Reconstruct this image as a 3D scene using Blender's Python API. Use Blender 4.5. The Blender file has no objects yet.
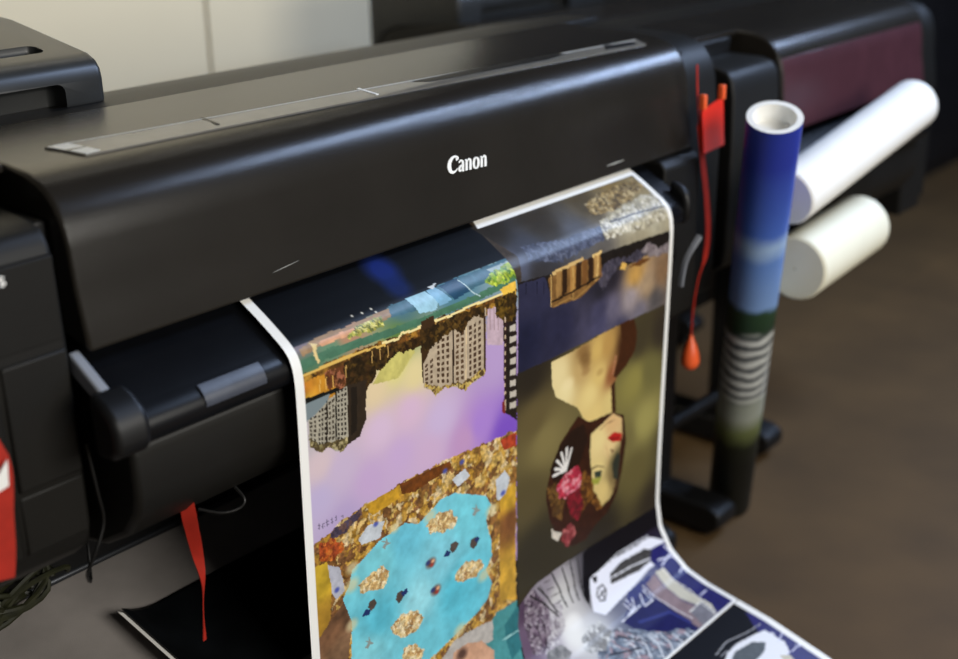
import bpy, bmesh, math, random
import numpy as np
from mathutils import Vector, Matrix
SC = bpy.context.scene
COL = SC.collection
# ------------------------------------------------------------ camera
cam_d = bpy.data.cameras.new('camera'); cam = bpy.data.objects.new('camera', cam_d); COL.objects.link(cam)
cam_d.sensor_width = 36; cam_d.lens = 1268.35 * 36 / 958; cam_d.clip_start = .05
CR = [[0.64930257, -0.28205125, 0.70629545], [-0.76044038, -0.22650131, 0.60862762], [-0.01168734, -0.93227906, -0.36155104]]
cam.matrix_world = Matrix(((CR[0][0], -CR[0][1], -CR[0][2], -.699), (CR[1][0], -CR[1][1], -CR[1][2], -1.167),
                           (CR[2][0], -CR[2][1], -CR[2][2], 1.424), (0, 0, 0, 1)))
SC.camera = cam
cam_d.dof.use_dof = True; cam_d.dof.focus_distance = 1.70; cam_d.dof.aperture_fstop = 2.1
# ------------------------------------------------------------ world, lights, exposure
SC.view_settings.view_transform = 'Standard'; SC.view_settings.look = 'None'
SC.view_settings.exposure = 0.0; SC.view_settings.gamma = 1; SC.view_settings.use_curve_mapping = False
w = bpy.data.worlds.new('room_world'); SC.world = w; w.use_nodes = True
w.node_tree.nodes['Background'].inputs[0].default_value = (1, .97, .93, 1)
w.node_tree.nodes['Background'].inputs[1].default_value = .12
def area(name, loc, tgt, sx, sy, power, color):
    d = bpy.data.lights.new(name, 'AREA'); d.shape = 'RECTANGLE'; d.size = sx; d.size_y = sy; d.energy = power; d.color = color
    o = bpy.data.objects.new(name, d); COL.objects.link(o); o.location = loc
    o.rotation_euler = (Vector(tgt) - Vector(loc)).to_track_quat('-Z', 'Y').to_euler(); return o
area('window_daylight', (.6, -3.0, 1.9), (.6, 0, .7), 1.9, 1.3, 100, (1, .965, .89))
area('ceiling_strip_light', (2.35, -1.06, 2.75), (1.9, -.6, 1.2), 1.1, .07, 40, (.52, .68, 1))
area('ceiling_strip_light', (4.0, -1.06, 2.75), (2.8, -.4, 1.2), 1.4, .07, 66, (.52, .68, 1))
area('wall_side_light', (1.1, .95, 2.8), (1.1, 2.4, 1.9), 2.6, .25, 44, (1, .95, .84))
# ------------------------------------------------------------ materials
def mat(name, color, rough=.5, spec=.5, metal=0, noise=0, nscale=20, bump=0, bscale=200, coat=0, emit=None, alpha=1, trans=0):
    m = bpy.data.materials.new(name); m.use_nodes = True; nt = m.node_tree; b = nt.nodes['Principled BSDF']
    c = tuple((x / 255 / 12.92 if x / 255 <= .04045 else ((x / 255 + .055) / 1.055) ** 2.4) for x in color)
    b.inputs['Base Color'].default_value = (*c, 1); b.inputs['Roughness'].default_value = rough
    b.inputs['Specular IOR Level'].default_value = spec; b.inputs['Metallic'].default_value = metal
    b.inputs['Coat Weight'].default_value = coat; b.inputs['Coat Roughness'].default_value = .2
    b.inputs['Alpha'].default_value = alpha; b.inputs['Transmission Weight'].default_value = trans
    tc = nt.nodes.new('ShaderNodeTexCoord')
    n = nt.nodes.new('ShaderNodeTexNoise'); n.inputs['Scale'].default_value = nscale; n.inputs['Detail'].default_value = 5
    nt.links.new(tc.outputs['Object'], n.inputs['Vector'])
    r = nt.nodes.new('ShaderNodeValToRGB'); a = noise
    r.color_ramp.elements[0].position = .3; r.color_ramp.elements[1].position = .72
    r.color_ramp.elements[0].color = (*[x * (1 - a) for x in c], 1); r.color_ramp.elements[1].color = (*[min(1, x * (1 + a)) for x in c], 1)
    nt.links.new(n.outputs['Fac'], r.inputs['Fac']); nt.links.new(r.outputs['Color'], b.inputs['Base Color'])
    if bump:
        n2 = nt.nodes.new('ShaderNodeTexNoise'); n2.inputs['Scale'].default_value = bscale; n2.inputs['Detail'].default_value = 3
        nt.links.new(tc.outputs['Object'], n2.inputs['Vector'])
        bp = nt.nodes.new('ShaderNodeBump'); bp.inputs['Strength'].default_value = bump; bp.inputs['Distance'].default_value = .002
        nt.links.new(n2.outputs['Fac'], bp.inputs['Height']); nt.links.new(bp.outputs['Normal'], b.inputs['Normal'])
    return m
M = dict(
    hood=mat('satin_black_plastic', (35, 32, 28), .25, .28, noise=.12, nscale=6, bump=.12, bscale=500),
    maroon=mat('maroon_reflection', (66, 36, 42), .35, .5, noise=.1),  # reflection tone painted on the second printer's hood
    body=mat('matt_black_plastic', (22, 21, 19), .5, .22, noise=.15, nscale=8, bump=.1, bscale=400),
    dark=mat('deep_black_plastic', (14, 14, 15), .45, .35, noise=.2),
    gloss=mat('glossy_black_plastic', (11, 12, 15), .3, .28, noise=.15),
    box=mat('charcoal_plastic', (40, 41, 41), .36, .33, noise=.1),
    greyp=mat('grey_plastic', (130, 134, 142), .4, .5, noise=.08),
    strip=mat('clear_grey_window', (104, 101, 95), .2, .4, noise=.1),
    logo=mat('white_logo_ink', (240, 240, 236), .5, .4),
    scratch=mat('pale_scratch', (150, 148, 140), .5, .4),
    fabric=mat('grey_basket_cloth', (138, 132, 128), .9, .1, noise=.18, nscale=9, bump=.3, bscale=900),
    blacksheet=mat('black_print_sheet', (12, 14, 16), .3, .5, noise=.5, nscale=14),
    lip=mat('blue_grey_plastic', (62, 66, 76), .35, .5, noise=.2, nscale=40),
    white=mat('white_paper', (236, 234, 228), .55, .3, noise=.02),
    ivory=mat('ivory_paper', (226, 222, 200), .6, .3, noise=.02),
    metal=mat('steel_rod', (70, 72, 76), .35, .5, metal=.8),
    red=mat('red_ribbon_cloth', (165, 38, 24), .6, .3, noise=.12, nscale=60),
    redcard=mat('red_card', (228, 42, 24), .35, .5, noise=.06),
    orange=mat('orange_plastic', (235, 95, 45), .35, .5, noise=.05),
    cable=mat('black_cable', (18, 18, 18), .4, .4),
    olive=mat('olive_cable', (34, 35, 18), .5, .4, noise=.4, nscale=60),
    floor=mat('brown_floor', (84, 63, 35), .7, .4, noise=.22, nscale=3.5, bump=.15, bscale=60),
    wall=mat('cream_wall_panel', (205, 196, 172), .6, .3, noise=.03, nscale=2),
    seam=mat('dark_panel_joint', (70, 62, 52), .7, .2),
    darkwall=mat('dark_wall', (26, 25, 26), .8, .2, noise=.2),
    ceiling=mat('ceiling_paint', (40, 39, 37), .9, .1, noise=.04),
    tape=mat('pale_tape_end', (200, 200, 194), .4, .5),
    cab=mat('dark_cabinet_paint', (24, 23, 25), .5, .3, noise=.2),
)
# ------------------------------------------------------------ helpers
def link(name, me, m=None, parent=None):
    o = bpy.data.objects.new(name, me); COL.objects.link(o)
    if m is not None: me.materials.append(m if not isinstance(m, str) else M[m])
    if parent is not None: o.parent = parent
    return o
def tag(o, label=None, cat=None, group=None, kind=None):
    if label: o['label'] = label
    if cat: o['category'] = cat
    if group: o['group'] = group
    if kind: o['kind'] = kind
    return o
def empty(name, loc=(0, 0, 0)):
    o = bpy.data.objects.new(name, None); COL.objects.link(o); o.location = loc; return o
def bmobj(name, bm, m, parent=None, smooth=True, bevel=0, seg=3):
    bmesh.ops.recalc_face_normals(bm, faces=bm.faces[:])
    me = bpy.data.meshes.new(name); bm.to_mesh(me); bm.free()
    for p in me.polygons: p.use_smooth = smooth
    o = link(name, me, m, parent)
    if bevel:
        b = o.modifiers.new('bevel', 'BEVEL'); b.width = bevel; b.segments = seg; b.limit_method = 'ANGLE'; b.angle_limit = .6
        b.harden_normals = False
    if smooth:
        me.set_sharp_from_angle(angle=math.radians(42))
    return o
def add_box(bm, x0, x1, y0, y1, z0, z1):
    vs = [bm.verts.new((x, y, z)) for x in (x0, x1) for y in (y0, y1) for z in (z0, z1)]
    for f in ((0, 1, 3, 2), (4, 6, 7, 5), (0, 4, 5, 1), (2, 3, 7, 6), (0, 2, 6, 4), (1, 5, 7, 3)): bm.faces.new([vs[i] for i in f])
def box(name, x0, x1, y0, y1, z0, z1, m, parent=None, bevel=.004):
    bm = bmesh.new(); add_box(bm, x0, x1, y0, y1, z0, z1); return bmobj(name, bm, m, parent, bevel=bevel)
def prism(name, prof, x0, x1, m, parent=None, bevel=.004):
    bm = bmesh.new(); a = [bm.verts.new((x0, y, z)) for y, z in prof]; b = [bm.verts.new((x1, y, z)) for y, z in prof]; n = len(prof)
    bm.faces.new(a); bm.faces.new(b[::-1])
    for i in range(n): bm.faces.new((a[i], b[i], b[(i + 1) % n], a[(i + 1) % n]))
    return bmobj(name, bm, m, parent, bevel=bevel)
def smoothpts(pts, k=6, closed=False):
    out = []; n = len(pts); P = [Vector(p) for p in pts]
    for i in range(n - 1):
        p0 = P[max(i - 1, 0)]; p1 = P[i]; p2 = P[i + 1]; p3 = P[min(i + 2, n - 1)]
        for j in range(k):
            t = j / k; out.append(.5 * ((2 * p1) + (p2 - p0) * t + (2 * p0 - 5 * p1 + 4 * p2 - p3) * t * t + (3 * p1 - p0 - 3 * p2 + p3) * t ** 3))
    out.append(P[-1]); return out
def tube(bm, pts, r, seg=10, cap=True):
    pts = [Vector(p) for p in pts]; rings = []; up = Vector((0, 0, 1))
    for i, p in enumerate(pts):
        d = (pts[min(i + 1, len(pts) - 1)] - pts[max(i - 1, 0)]).normalized()
        if i == 0:
            s = d.cross(up); s = s.normalized() if s.length > .05 else Vector((1, 0, 0))
        else: s = (s - d * s.dot(d)).normalized()
        q = d.cross(s); rr = r[i] if isinstance(r, (list, tuple)) else r
        rings.append([bm.verts.new(p + (s * math.cos(2 * math.pi * k / seg) + q * math.sin(2 * math.pi * k / seg)) * rr) for k in range(seg)])
    for a, b in zip(rings, rings[1:]):
        for k in range(seg): bm.faces.new((a[k], a[(k + 1) % seg], b[(k + 1) % seg], b[k]))
    if cap: bm.faces.new(rings[0][::-1]); bm.faces.new(rings[-1])
def tubeobj(name, pts, r, m, parent=None, seg=12):
    bm = bmesh.new(); tube(bm, pts, r, seg); return bmobj(name, bm, m, parent)
def ribbon(name, pts, ws, th, m, parent=None, twist=None):
    """flat strap: centre points, widths, turned about its run by twist (radians)"""
    bm = bmesh.new(); pts = [Vector(p) for p in pts]; rings = []
    for i, p in enumerate(pts):
        d = (pts[min(i + 1, len(pts) - 1)] - pts[max(i - 1, 0)]).normalized()
        s = Vector((1, 0, 0)); s = (s - d * s.dot(d)).normalized(); q = d.cross(s); a = twist[i] if twist else 0
        s2 = s * math.cos(a) + q * math.sin(a); q2 = d.cross(s2); w_ = ws[i] / 2
        rings.append([bm.verts.new(p + s2 * u * w_ + q2 * v * th / 2) for u, v in ((-1, -1), (1, -1), (1, 1), (-1, 1))])
    for a, b in zip(rings, rings[1:]):
        for k in range(4): bm.faces.new((a[k], a[(k + 1) % 4], b[(k + 1) % 4], b[k]))
    bm.faces.new(rings[0][::-1]); bm.faces.new(rings[-1]); return bmobj(name, bm, m, parent)
def cut(o, cutters):
    """carve real recesses into a mesh"""
    made = []
    for c in cutters:
        bm = bmesh.new(); add_box(bm, *c); co = bmobj('cutter', bm, None); bv = co.modifiers.new('b', 'BEVEL'); bv.width = .012; bv.segments = 4
        co.parent = o.parent
        md = o.modifiers.new('cut', 'BOOLEAN'); md.object = co; md.solver = 'EXACT'; made.append(co)
    dg = bpy.context.evaluated_depsgraph_get(); me = bpy.data.meshes.new_from_object(o.evaluated_get(dg)); o.modifiers.clear()
    o.data = me; me.set_sharp_from_angle(angle=math.radians(42))
    for co in made: bpy.data.objects.remove(co)
# ------------------------------------------------------------ the printed sheets: pictures painted per vertex on a fine grid
RNG = np.random.default_rng(7)
def vnoise(u, v, sc, seed=0):
    r = np.random.default_rng(seed); t = r.random((256, 256)); x = u / sc; y = v / sc
    xi = np.floor(x).astype(int); yi = np.floor(y).astype(int); fx = x - xi; fy = y - yi
    fx = fx * fx * (3 - 2 * fx); fy = fy * fy * (3 - 2 * fy); g = lambda a, b: t[a & 255, b & 255]
    return (g(xi, yi) * (1 - fx) + g(xi + 1, yi) * fx) * (1 - fy) + (g(xi, yi + 1) * (1 - fx) + g(xi + 1, yi + 1) * fx) * fy
def fbm(u, v, sc, seed): return (vnoise(u, v, sc, seed) + .5 * vnoise(u, v, sc / 2.1, seed + 1) + .25 * vnoise(u, v, sc / 4.3, seed + 2)) / 1.75
def inside(pts, u, v):
    r = np.zeros(u.shape, bool); n = len(pts)
    for i in range(n):
        x1, y1 = pts[i]; x2, y2 = pts[(i + 1) % n]
        if y1 == y2: continue
        c = ((y1 > v) != (y2 > v)); r ^= c & (u < (x2 - x1) * (v - y1) / (y2 - y1) + x1)
    return r
def paint(ops, us, vs):
    U, V = np.meshgrid(us, vs); img = np.zeros((*U.shape, 3)); du = us[1] - us[0]; dv = vs[1] - vs[0]
    def win(x0, x1, y0, y1):
        a = max(0, int((y0 - vs[0]) / dv)); b = min(len(vs), int((y1 - vs[0]) / dv) + 2); c = max(0, int((x0 - us[0]) / du)); d = min(len(us), int((x1 - us[0]) / du) + 2)
        return slice(a, max(a, b)), slice(c, max(c, d))
    for k, o in enumerate(ops):
        t = o[0]
        if t == 'b':
            (x, y), (rx, ry) = o[2], o[3]; w_ = win(x - 2 * rx, x + 2 * rx, y - 2 * ry, y + 2 * ry); u, v = U[w_], V[w_]
            if not u.size: continue
            a = (np.clip(1.6 - np.sqrt(((u - x) / rx) ** 2 + ((v - y) / ry) ** 2), 0, 1) * o[4])[..., None]; img[w_] = img[w_] * (1 - a) + np.array(o[1]) * a; continue
        pts = o[2]; xs = [p[0] for p in pts]; ys = [p[1] for p in pts]; e = 6
        w_ = win(min(xs) - e, max(xs) + e, min(ys) - e, max(ys) + e); u, v = U[w_], V[w_]
        if not u.size: continue
        if t == 'l':
            m_ = np.zeros(u.shape, bool); r = o[3] * .75
            for (x1, y1), (x2, y2) in zip(pts, pts[1:]):
                L = max(1e-6, (x2 - x1) ** 2 + (y2 - y1) ** 2); q = np.clip(((u - x1) * (x2 - x1) + (v - y1) * (y2 - y1)) / L, 0, 1)
                m_ |= (u - x1 - q * (x2 - x1)) ** 2 + (v - y1 - q * (y2 - y1)) ** 2 < r * r
            img[w_][m_] = o[1]; continue
        big = (max(xs) - min(xs)) > 500
        ju = 0 if (big or t == 'p' and not o[3]) else (fbm(u, v, 9, 40 + k % 50) - .5) * (9 if t == 'v' else 2.5)
        jv = 0 if isinstance(ju, int) else (fbm(u, v, 9, 90 + k % 50) - .5) * (9 if t == 'v' else 2.5)
        m_ = inside(pts, u + ju, v + jv)
        if t == 'p':
            f = 1 + o[3] * 2.2 * (fbm(u, v, 7, k % 60) - .5); c = np.array(o[1])[None, None] * f[..., None]
        elif t == 'g':
            num = 0; den = 0
            for (x, y, col_) in o[1]:
                q = 1 / (((u - x) ** 2 + (v - y) ** 2) + 60) ** 1.6; num = num + q[..., None] * np.array(col_); den = den + q
            c = num / den[..., None] * (1 + o[3] * 2.2 * (fbm(u, v, 16, k % 60) - .5))[..., None]
        else:
            s = o[3] * 1.55; gx = u / s + (fbm(u, v, s * 1.3, 5) - .5) * 2.6; gy = v / s * .9 + (fbm(u, v, s * 1.3, 16) - .5) * 2.6; best = np.full(u.shape, 9.); idx = np.zeros(u.shape, int)
            r = np.random.default_rng(k); jx = r.random((128, 128)); jy = r.random((128, 128)); ci = r.integers(0, len(o[1]), (128, 128))
            for a in (-1, 0, 1):
                for b in (-1, 0, 1):
                    xi = np.floor(gx).astype(int) + a; yi = np.floor(gy).astype(int) + b; A, B = xi & 127, yi & 127
                    d = (xi + jx[A, B] - gx) ** 2 + (yi + jy[A, B] - gy) ** 2; q = d < best; best[q] = d[q]; idx[q] = ci[A, B][q]
            c = np.array(o[1])[idx] * .72 + np.array(o[1]).mean(0) * .28; c = c * (1.02 - .2 * best + o[4] * 2.6 * (fbm(u, v, 4, k % 60) - .5))[..., None]
        img[w_][m_] = np.clip(c, 0, 255)[m_]
    return np.clip(img, 0, 255)
def sheet(name, prof, x0, x1, ops, m, step=.0015, th=.0006, u0=0.):
    P = [Vector((0, a, b)) for a, b in prof]; seg = [(P[i + 1] - P[i]).length for i in range(len(P) - 1)]; S = sum(seg)
    ns = int(S / step) + 1; nu = int((x1 - x0) / step) + 1; ss = np.linspace(0, S, ns); cum = np.concatenate([[0], np.cumsum(seg)])
    ya = np.interp(ss, cum, [p[1] for p in prof]); za = np.interp(ss, cum, [p[1 + 0] * 0 + p[1] for p in prof])
    ya = np.interp(ss, cum, [p[0] for p in prof])
    k = 9; pad = lambda a: np.concatenate([np.full(k // 2, np.nan), a, np.full(k // 2, np.nan)])
    ker = lambda a: np.array([a[max(0, i - min(i, len(a) - 1 - i, 4)):i + min(i, len(a) - 1 - i, 4) + 1].mean() for i in range(len(a))])
    ya, za = ker(ya), ker(za)
    us = np.linspace(0, x1 - x0, nu); img = paint(ops, us * 1000, ss * 1000)
    c = img / 255; lin = np.where(c <= .04045, c / 12.92, ((c + .055) / 1.055) ** 2.4) * PRINT_GAIN
    X, Y = np.meshgrid(us + x0, ya); Z = np.repeat(za[:, None], nu, 1)
    co = np.stack([X, Y, Z], -1).reshape(-1, 3)
    i = np.arange(ns - 1)[:, None] * nu + np.arange(nu - 1)[None]; F = np.stack([i, i + nu, i + nu + 1, i + 1], -1).reshape(-1, 4)
    me = bpy.data.meshes.new(name); me.vertices.add(len(co)); me.vertices.foreach_set('co', co.ravel()); nf = len(F)
    me.loops.add(nf * 4); me.loops.foreach_set('vertex_index', F.ravel().astype(np.int32)); me.polygons.add(nf)
    me.polygons.foreach_set('loop_start', np.arange(0, nf * 4, 4, dtype=np.int32)); me.polygons.foreach_set('use_smooth', np.ones(nf, bool)); me.update(calc_edges=True)
    at = me.color_attributes.new('print', 'FLOAT_COLOR', 'POINT'); at.data.foreach_set('color', np.concatenate([lin.reshape(-1, 3), np.ones((len(co), 1))], 1).astype(np.float32).ravel())
    return link(name, me, m)
PRINT_GAIN = .97
pm = mat('inkjet_photo_paper', (255, 255, 255), .34, .2); nt = pm.node_tree; b = nt.nodes['Principled BSDF']
ca = nt.nodes.new('ShaderNodeVertexColor'); ca.layer_name = 'print'; nt.links.new(ca.outputs['Color'], b.inputs['Base Color'])
ART=[('p',(8,9,12),[(0,0),(430,0),(430,400),(0,400)],0),
('b',(22,40,110),(223.1,46.1),(22.7,24.3),0.9),
('b',(16,34,90),(222.4,80.6),(18.8,18.8),0.8),
('g',[(25.5,108.7,(120,105,110)),(96.3,115.5,(170,125,95)),(65.0,126.2,(95,130,100)),(27.4,137.9,(80,115,85)),(197.6,113.7,(70,105,115)),(302.7,106.3,(70,115,130)),(415.4,101.0,(120,150,150)),(184.8,145.2,(90,120,60)),(172.1,183.4,(225,215,130)),(209.3,210.2,(222,205,150)),(133.6,206.1,(222,200,160)),(198.1,258.1,(212,180,205)),(257.8,295.0,(200,178,212)),(377.2,242.9,(180,152,198)),(343.8,334.8,(168,128,205)),(401.5,367.9,(122,80,188)),(310.6,346.4,(190,148,190)),(236.4,333.5,(203,172,203)),(176.6,317.7,(198,168,208)),(140.2,266.3,(212,185,210)),(65.9,295.7,(198,178,205)),(29.2,323.9,(190,175,210)),(118.7,332.1,(195,165,205)),(32.3,274.9,(212,190,195)),(70.7,371.6,(180,160,200)),(18.0,234.2,(190,180,185))],[(2.5,109.4),(93.2,108.1),(204.9,104.5),(319.5,99.1),(455.1,98.0),(432.9,604.7),(10.2,403.7),(5.9,149.0)],0.0),
('p',(150,120,85),[(19.9,114.3),(57.1,106.2),(110.7,108.0),(162.2,106.5),(200.9,104.8),(204.6,114.4),(155.9,120.2),(93.9,119.2),(47.7,119.6),(21.0,124.2)],0.1),
('p',(205,150,110),[(51.7,113.6),(98.1,113.0),(144.6,115.0),(146.2,121.4),(93.3,120.4),(54.1,120.2)],0.1),
('p',(70,110,85),[(12.9,128.1),(65.0,126.2),(150.9,131.0),(225.4,133.6),(327.6,132.6),(428.7,128.7),(425.2,139.9),(325.6,142.2),(223.6,142.9),(148.3,141.1),(60.7,138.0),(14.0,140.0)],0.1),
('p',(62,98,112),[(183.9,102.4),(328.7,100.5),(455.1,98.0),(436.1,118.5),(331.9,123.5),(249.7,123.6),(178.2,119.8)],0.1),
('p',(150,190,205),[(216.7,101.8),(254.7,100.8),(266.2,122.6),(257.9,131.7),(227.7,128.6),(220.0,109.6)],0.1),
('p',(120,165,190),[(257.7,101.9),(275.0,100.5),(292.5,127.1),(267.4,128.6)],0.1),
('p',(30,65,90),[(282.3,101.3),(321.0,99.7),(331.3,124.8),(298.0,128.7)],0.1),
('l',(170,190,190),[(321.6,103.7),(334.4,127.1),(347.8,136.7)],1.2),
('p',(200,205,205),[(264.6,96.6),(283.5,95.8),(270.9,102.8)],0),
('p',(150,165,165),[(380.7,104.8),(440.5,103.3),(441.1,112.8),(394.2,114.5)],0.1),
('v',[(150,170,40),(110,150,50),(190,200,70),(60,100,50),(170,180,90)],[(364.2,119.0),(388.6,110.8),(429.4,105.4),(438.5,115.6),(429.4,132.0),(392.8,132.7),(368.7,127.6)],3.2,0.2),
('v',[(190,185,80),(215,205,130),(120,130,60),(80,90,50),(170,160,70)],[(94.3,122.0),(118.1,112.2),(153.9,110.1),(166.4,112.8),(161.8,123.3),(138.7,125.9),(108.2,126.2)],2.6,0.2),
('b',(220,215,200),(122.9,97.2),(1.6,1.6),1.0),
('b',(220,215,200),(139.8,98.3),(1.6,1.7),1.0),
('b',(220,215,200),(156.8,97.5),(1.6,1.7),1.0),
('b',(220,215,200),(160.3,104.2),(1.7,1.5),1.0),
('p',(215,190,130),[(39.0,110.5),(48.6,115.5),(42.3,124.4),(43.9,138.0),(40.4,139.4),(37.4,128.1),(39.4,119.6)],0),
('v',[(120,75,30),(80,50,22),(150,105,40),(50,35,18),(175,130,50),(95,60,25)],[(6.3,146.5),(59.9,143.0),(133.6,142.0),(184.6,146.6),(243.1,144.3),(325.1,144.9),(390.0,148.3),(427.2,141.9),(425.1,164.1),(388.6,172.0),(323.1,167.9),(240.9,162.2),(192.2,161.4),(130.9,158.8),(74.2,160.9),(40.3,160.4),(6.9,165.0)],5,0.3),
('l',(215,175,90),[(9.6,146.3),(59.4,145.5),(111.4,145.9),(156.0,150.2)],2.2),
('l',(235,215,150),[(152.9,146.6),(180.4,149.4),(188.9,143.7),(207.5,146.5),(239.1,144.6),(283.0,147.4),(325.1,144.9),(368.1,146.7),(424.4,145.7)],2.2),
('p',(225,180,70),[(391.2,139.7),(428.2,134.7),(425.1,157.9),(402.6,154.7)],0.1),
('g',[(15.1,165.2,(170,105,35)),(48.0,169.7,(190,130,40)),(14.0,178.2,(215,170,60))],[(6.5,154.3),(49.3,155.4),(67.9,176.6),(80.8,190.6),(4.7,191.0)],0.2),
('p',(20,22,20),[(4.4,176.1),(65.9,180.0),(93.6,183.9),(93.2,189.4),(46.9,184.3),(5.3,184.5)],0),
('p',(120,132,135),[(5.3,184.5),(55.3,184.5),(49.5,194.8),(30.2,203.0),(9.8,209.1)],0.0),
('v',[(90,50,25),(150,95,60),(60,35,20),(180,110,80)],[(49.7,152.9),(84.3,150.8),(95.2,159.6),(93.4,186.6),(55.8,177.9),(48.3,165.8)],3.5,0.2),
('v',[(50,36,18),(35,26,14),(75,55,22),(60,40,20)],[(84.3,150.8),(132.3,149.7),(168.1,155.3),(186.2,166.6),(178.2,175.5),(158.9,183.4),(136.8,181.7),(126.8,196.7),(117.3,203.3),(80.8,190.6)],4,0.3),
('p',(195,185,105),[(128.6,197.3),(144.1,182.8),(167.0,171.9),(182.4,165.5),(192.1,162.8),(207.4,164.8),(210.7,177.3),(190.6,193.8),(176.7,203.6)],0.1),
('v',[(55,36,16),(85,60,25),(40,26,14)],[(168.4,154.0),(240.9,160.7),(236.4,175.3),(205.2,171.2),(189.7,172.0),(174.9,165.9)],3.6,0.3),
('l',(190,150,85),[(131.9,152.3),(130.4,167.0)],1.1),
('l',(190,150,85),[(146.4,152.7),(145.0,167.6)],1.1),
('l',(190,150,85),[(161.0,153.2),(159.8,168.1)],1.1),
('l',(190,150,85),[(85.0,156.3),(83.9,171.0)],1.1),
('l',(190,150,85),[(254.6,147.7),(252.9,162.9)],1.1),
('l',(190,150,85),[(274.8,147.9),(273.1,163.2)],1.1),
('l',(225,175,90),[(40.3,160.4),(39.0,176.2)],1),
('l',(225,175,90),[(50.4,159.8),(49.2,175.6)],1),
('l',(225,175,90),[(62.1,162.3),(60.9,178.3)],1),
('p',(48,38,28),[(81.4,182.5),(118.4,186.8),(115.4,242.5),(103.6,261.2),(80.0,265.2),(71.7,254.8)],0.1),
('p',(32,26,20),[(91.5,188.8),(102.0,189.6),(98.7,250.7),(87.7,255.2)],0),
('p',(165,158,140),[(18.3,206.8),(33.7,201.5),(49.6,193.5),(67.2,185.9),(84.7,185.1),(81.8,264.4),(63.9,268.9),(50.6,256.6),(33.4,257.0),(16.3,235.0)],0.1),
('p',(50,42,34),[(19.9,205.1),(23.6,205.0),(23.3,208.3),(19.7,208.1)],0),
('p',(50,42,34),[(19.5,210.1),(23.1,210.5),(22.9,213.8),(19.3,213.1)],0),
('p',(50,42,34),[(19.1,215.2),(22.7,216.0),(22.5,219.3),(18.9,218.2)],0),
('p',(50,42,34),[(18.8,220.3),(22.4,221.5),(22.2,224.9),(18.6,223.3)],0),
('p',(50,42,34),[(18.4,225.4),(22.0,227.1),(21.8,230.4),(18.2,228.5)],0),
('p',(50,42,34),[(18.1,230.5),(21.6,232.7),(21.4,236.0),(17.9,233.6)],0),
('p',(50,42,34),[(26.6,204.9),(30.3,204.9),(30.0,208.6),(26.3,208.4)],0),
('p',(50,42,34),[(26.1,210.8),(29.8,211.1),(29.5,214.9),(25.9,214.3)],0),
('p',(50,42,34),[(25.7,216.6),(29.3,217.5),(29.1,221.3),(25.5,220.2)],0),
('p',(50,42,34),[(25.3,222.6),(28.9,223.8),(28.7,227.6),(25.1,226.1)],0),
('p',(50,42,34),[(24.9,228.5),(28.5,230.2),(28.3,234.0),(24.7,232.0)],0),
('p',(50,42,34),[(24.5,234.4),(28.1,236.6),(27.9,240.4),(24.3,238.0)],0),
('p',(45,38,32),[(35.0,199.9),(37.8,199.7),(37.5,203.4),(34.7,203.6)],0),
('p',(45,38,32),[(34.5,206.0),(37.3,205.9),(37.0,209.7),(34.2,209.6)],0),
('p',(45,38,32),[(34.0,212.1),(36.8,212.2),(36.6,215.9),(33.8,215.7)],0),
('p',(45,38,32),[(33.6,218.2),(36.4,218.5),(36.2,222.3),(33.4,221.9)],0),
('p',(45,38,32),[(33.2,224.4),(36.0,224.8),(35.8,228.6),(33.0,228.1)],0),
('p',(45,38,32),[(32.9,230.5),(35.6,231.1),(35.4,234.9),(32.6,234.2)],0),
('p',(45,38,32),[(32.5,236.7),(35.2,237.5),(35.0,241.3),(32.2,240.4)],0),
('p',(45,38,32),[(32.1,242.9),(34.8,243.8),(34.6,247.7),(31.8,246.6)],0),
('p',(45,38,32),[(40.1,199.5),(42.9,199.3),(42.6,203.2),(39.8,203.3)],0),
('p',(45,38,32),[(39.6,205.9),(42.4,205.8),(42.1,209.7),(39.3,209.7)],0),
('p',(45,38,32),[(39.1,212.2),(41.9,212.4),(41.6,216.3),(38.8,216.1)],0),
('p',(45,38,32),[(38.7,218.7),(41.5,219.0),(41.2,222.9),(38.4,222.6)],0),
('p',(45,38,32),[(38.3,225.1),(41.1,225.6),(40.8,229.6),(38.0,229.0)],0),
('p',(45,38,32),[(37.9,231.6),(40.7,232.2),(40.4,236.2),(37.6,235.5)],0),
('p',(45,38,32),[(37.5,238.1),(40.2,238.9),(40.0,242.9),(37.2,242.0)],0),
('p',(45,38,32),[(37.1,244.6),(39.8,245.5),(39.6,249.6),(36.8,248.5)],0),
('p',(45,38,32),[(45.2,199.1),(48.0,198.9),(47.7,203.0),(44.9,203.1)],0),
('p',(45,38,32),[(44.7,205.8),(47.5,205.7),(47.2,209.8),(44.4,209.8)],0),
('p',(45,38,32),[(44.2,212.4),(47.0,212.5),(46.7,216.7),(43.9,216.5)],0),
('p',(45,38,32),[(43.8,219.2),(46.6,219.4),(46.3,223.6),(43.5,223.2)],0),
('p',(45,38,32),[(43.3,225.9),(46.1,226.4),(45.9,230.5),(43.1,230.0)],0),
('p',(45,38,32),[(42.9,232.7),(45.7,233.3),(45.5,237.5),(42.7,236.8)],0),
('p',(45,38,32),[(42.5,239.5),(45.3,240.3),(45.0,244.4),(42.3,243.6)],0),
('p',(45,38,32),[(42.1,246.3),(44.9,247.2),(44.6,251.4),(41.8,250.4)],0),
('p',(60,52,42),[(52.5,194.9),(55.9,193.9),(55.6,198.0),(52.2,198.9)],0),
('p',(60,52,42),[(52.0,201.6),(55.4,200.8),(55.0,205.0),(51.7,205.6)],0),
('p',(60,52,42),[(51.5,208.2),(54.8,207.7),(54.5,211.9),(51.2,212.3)],0),
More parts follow.
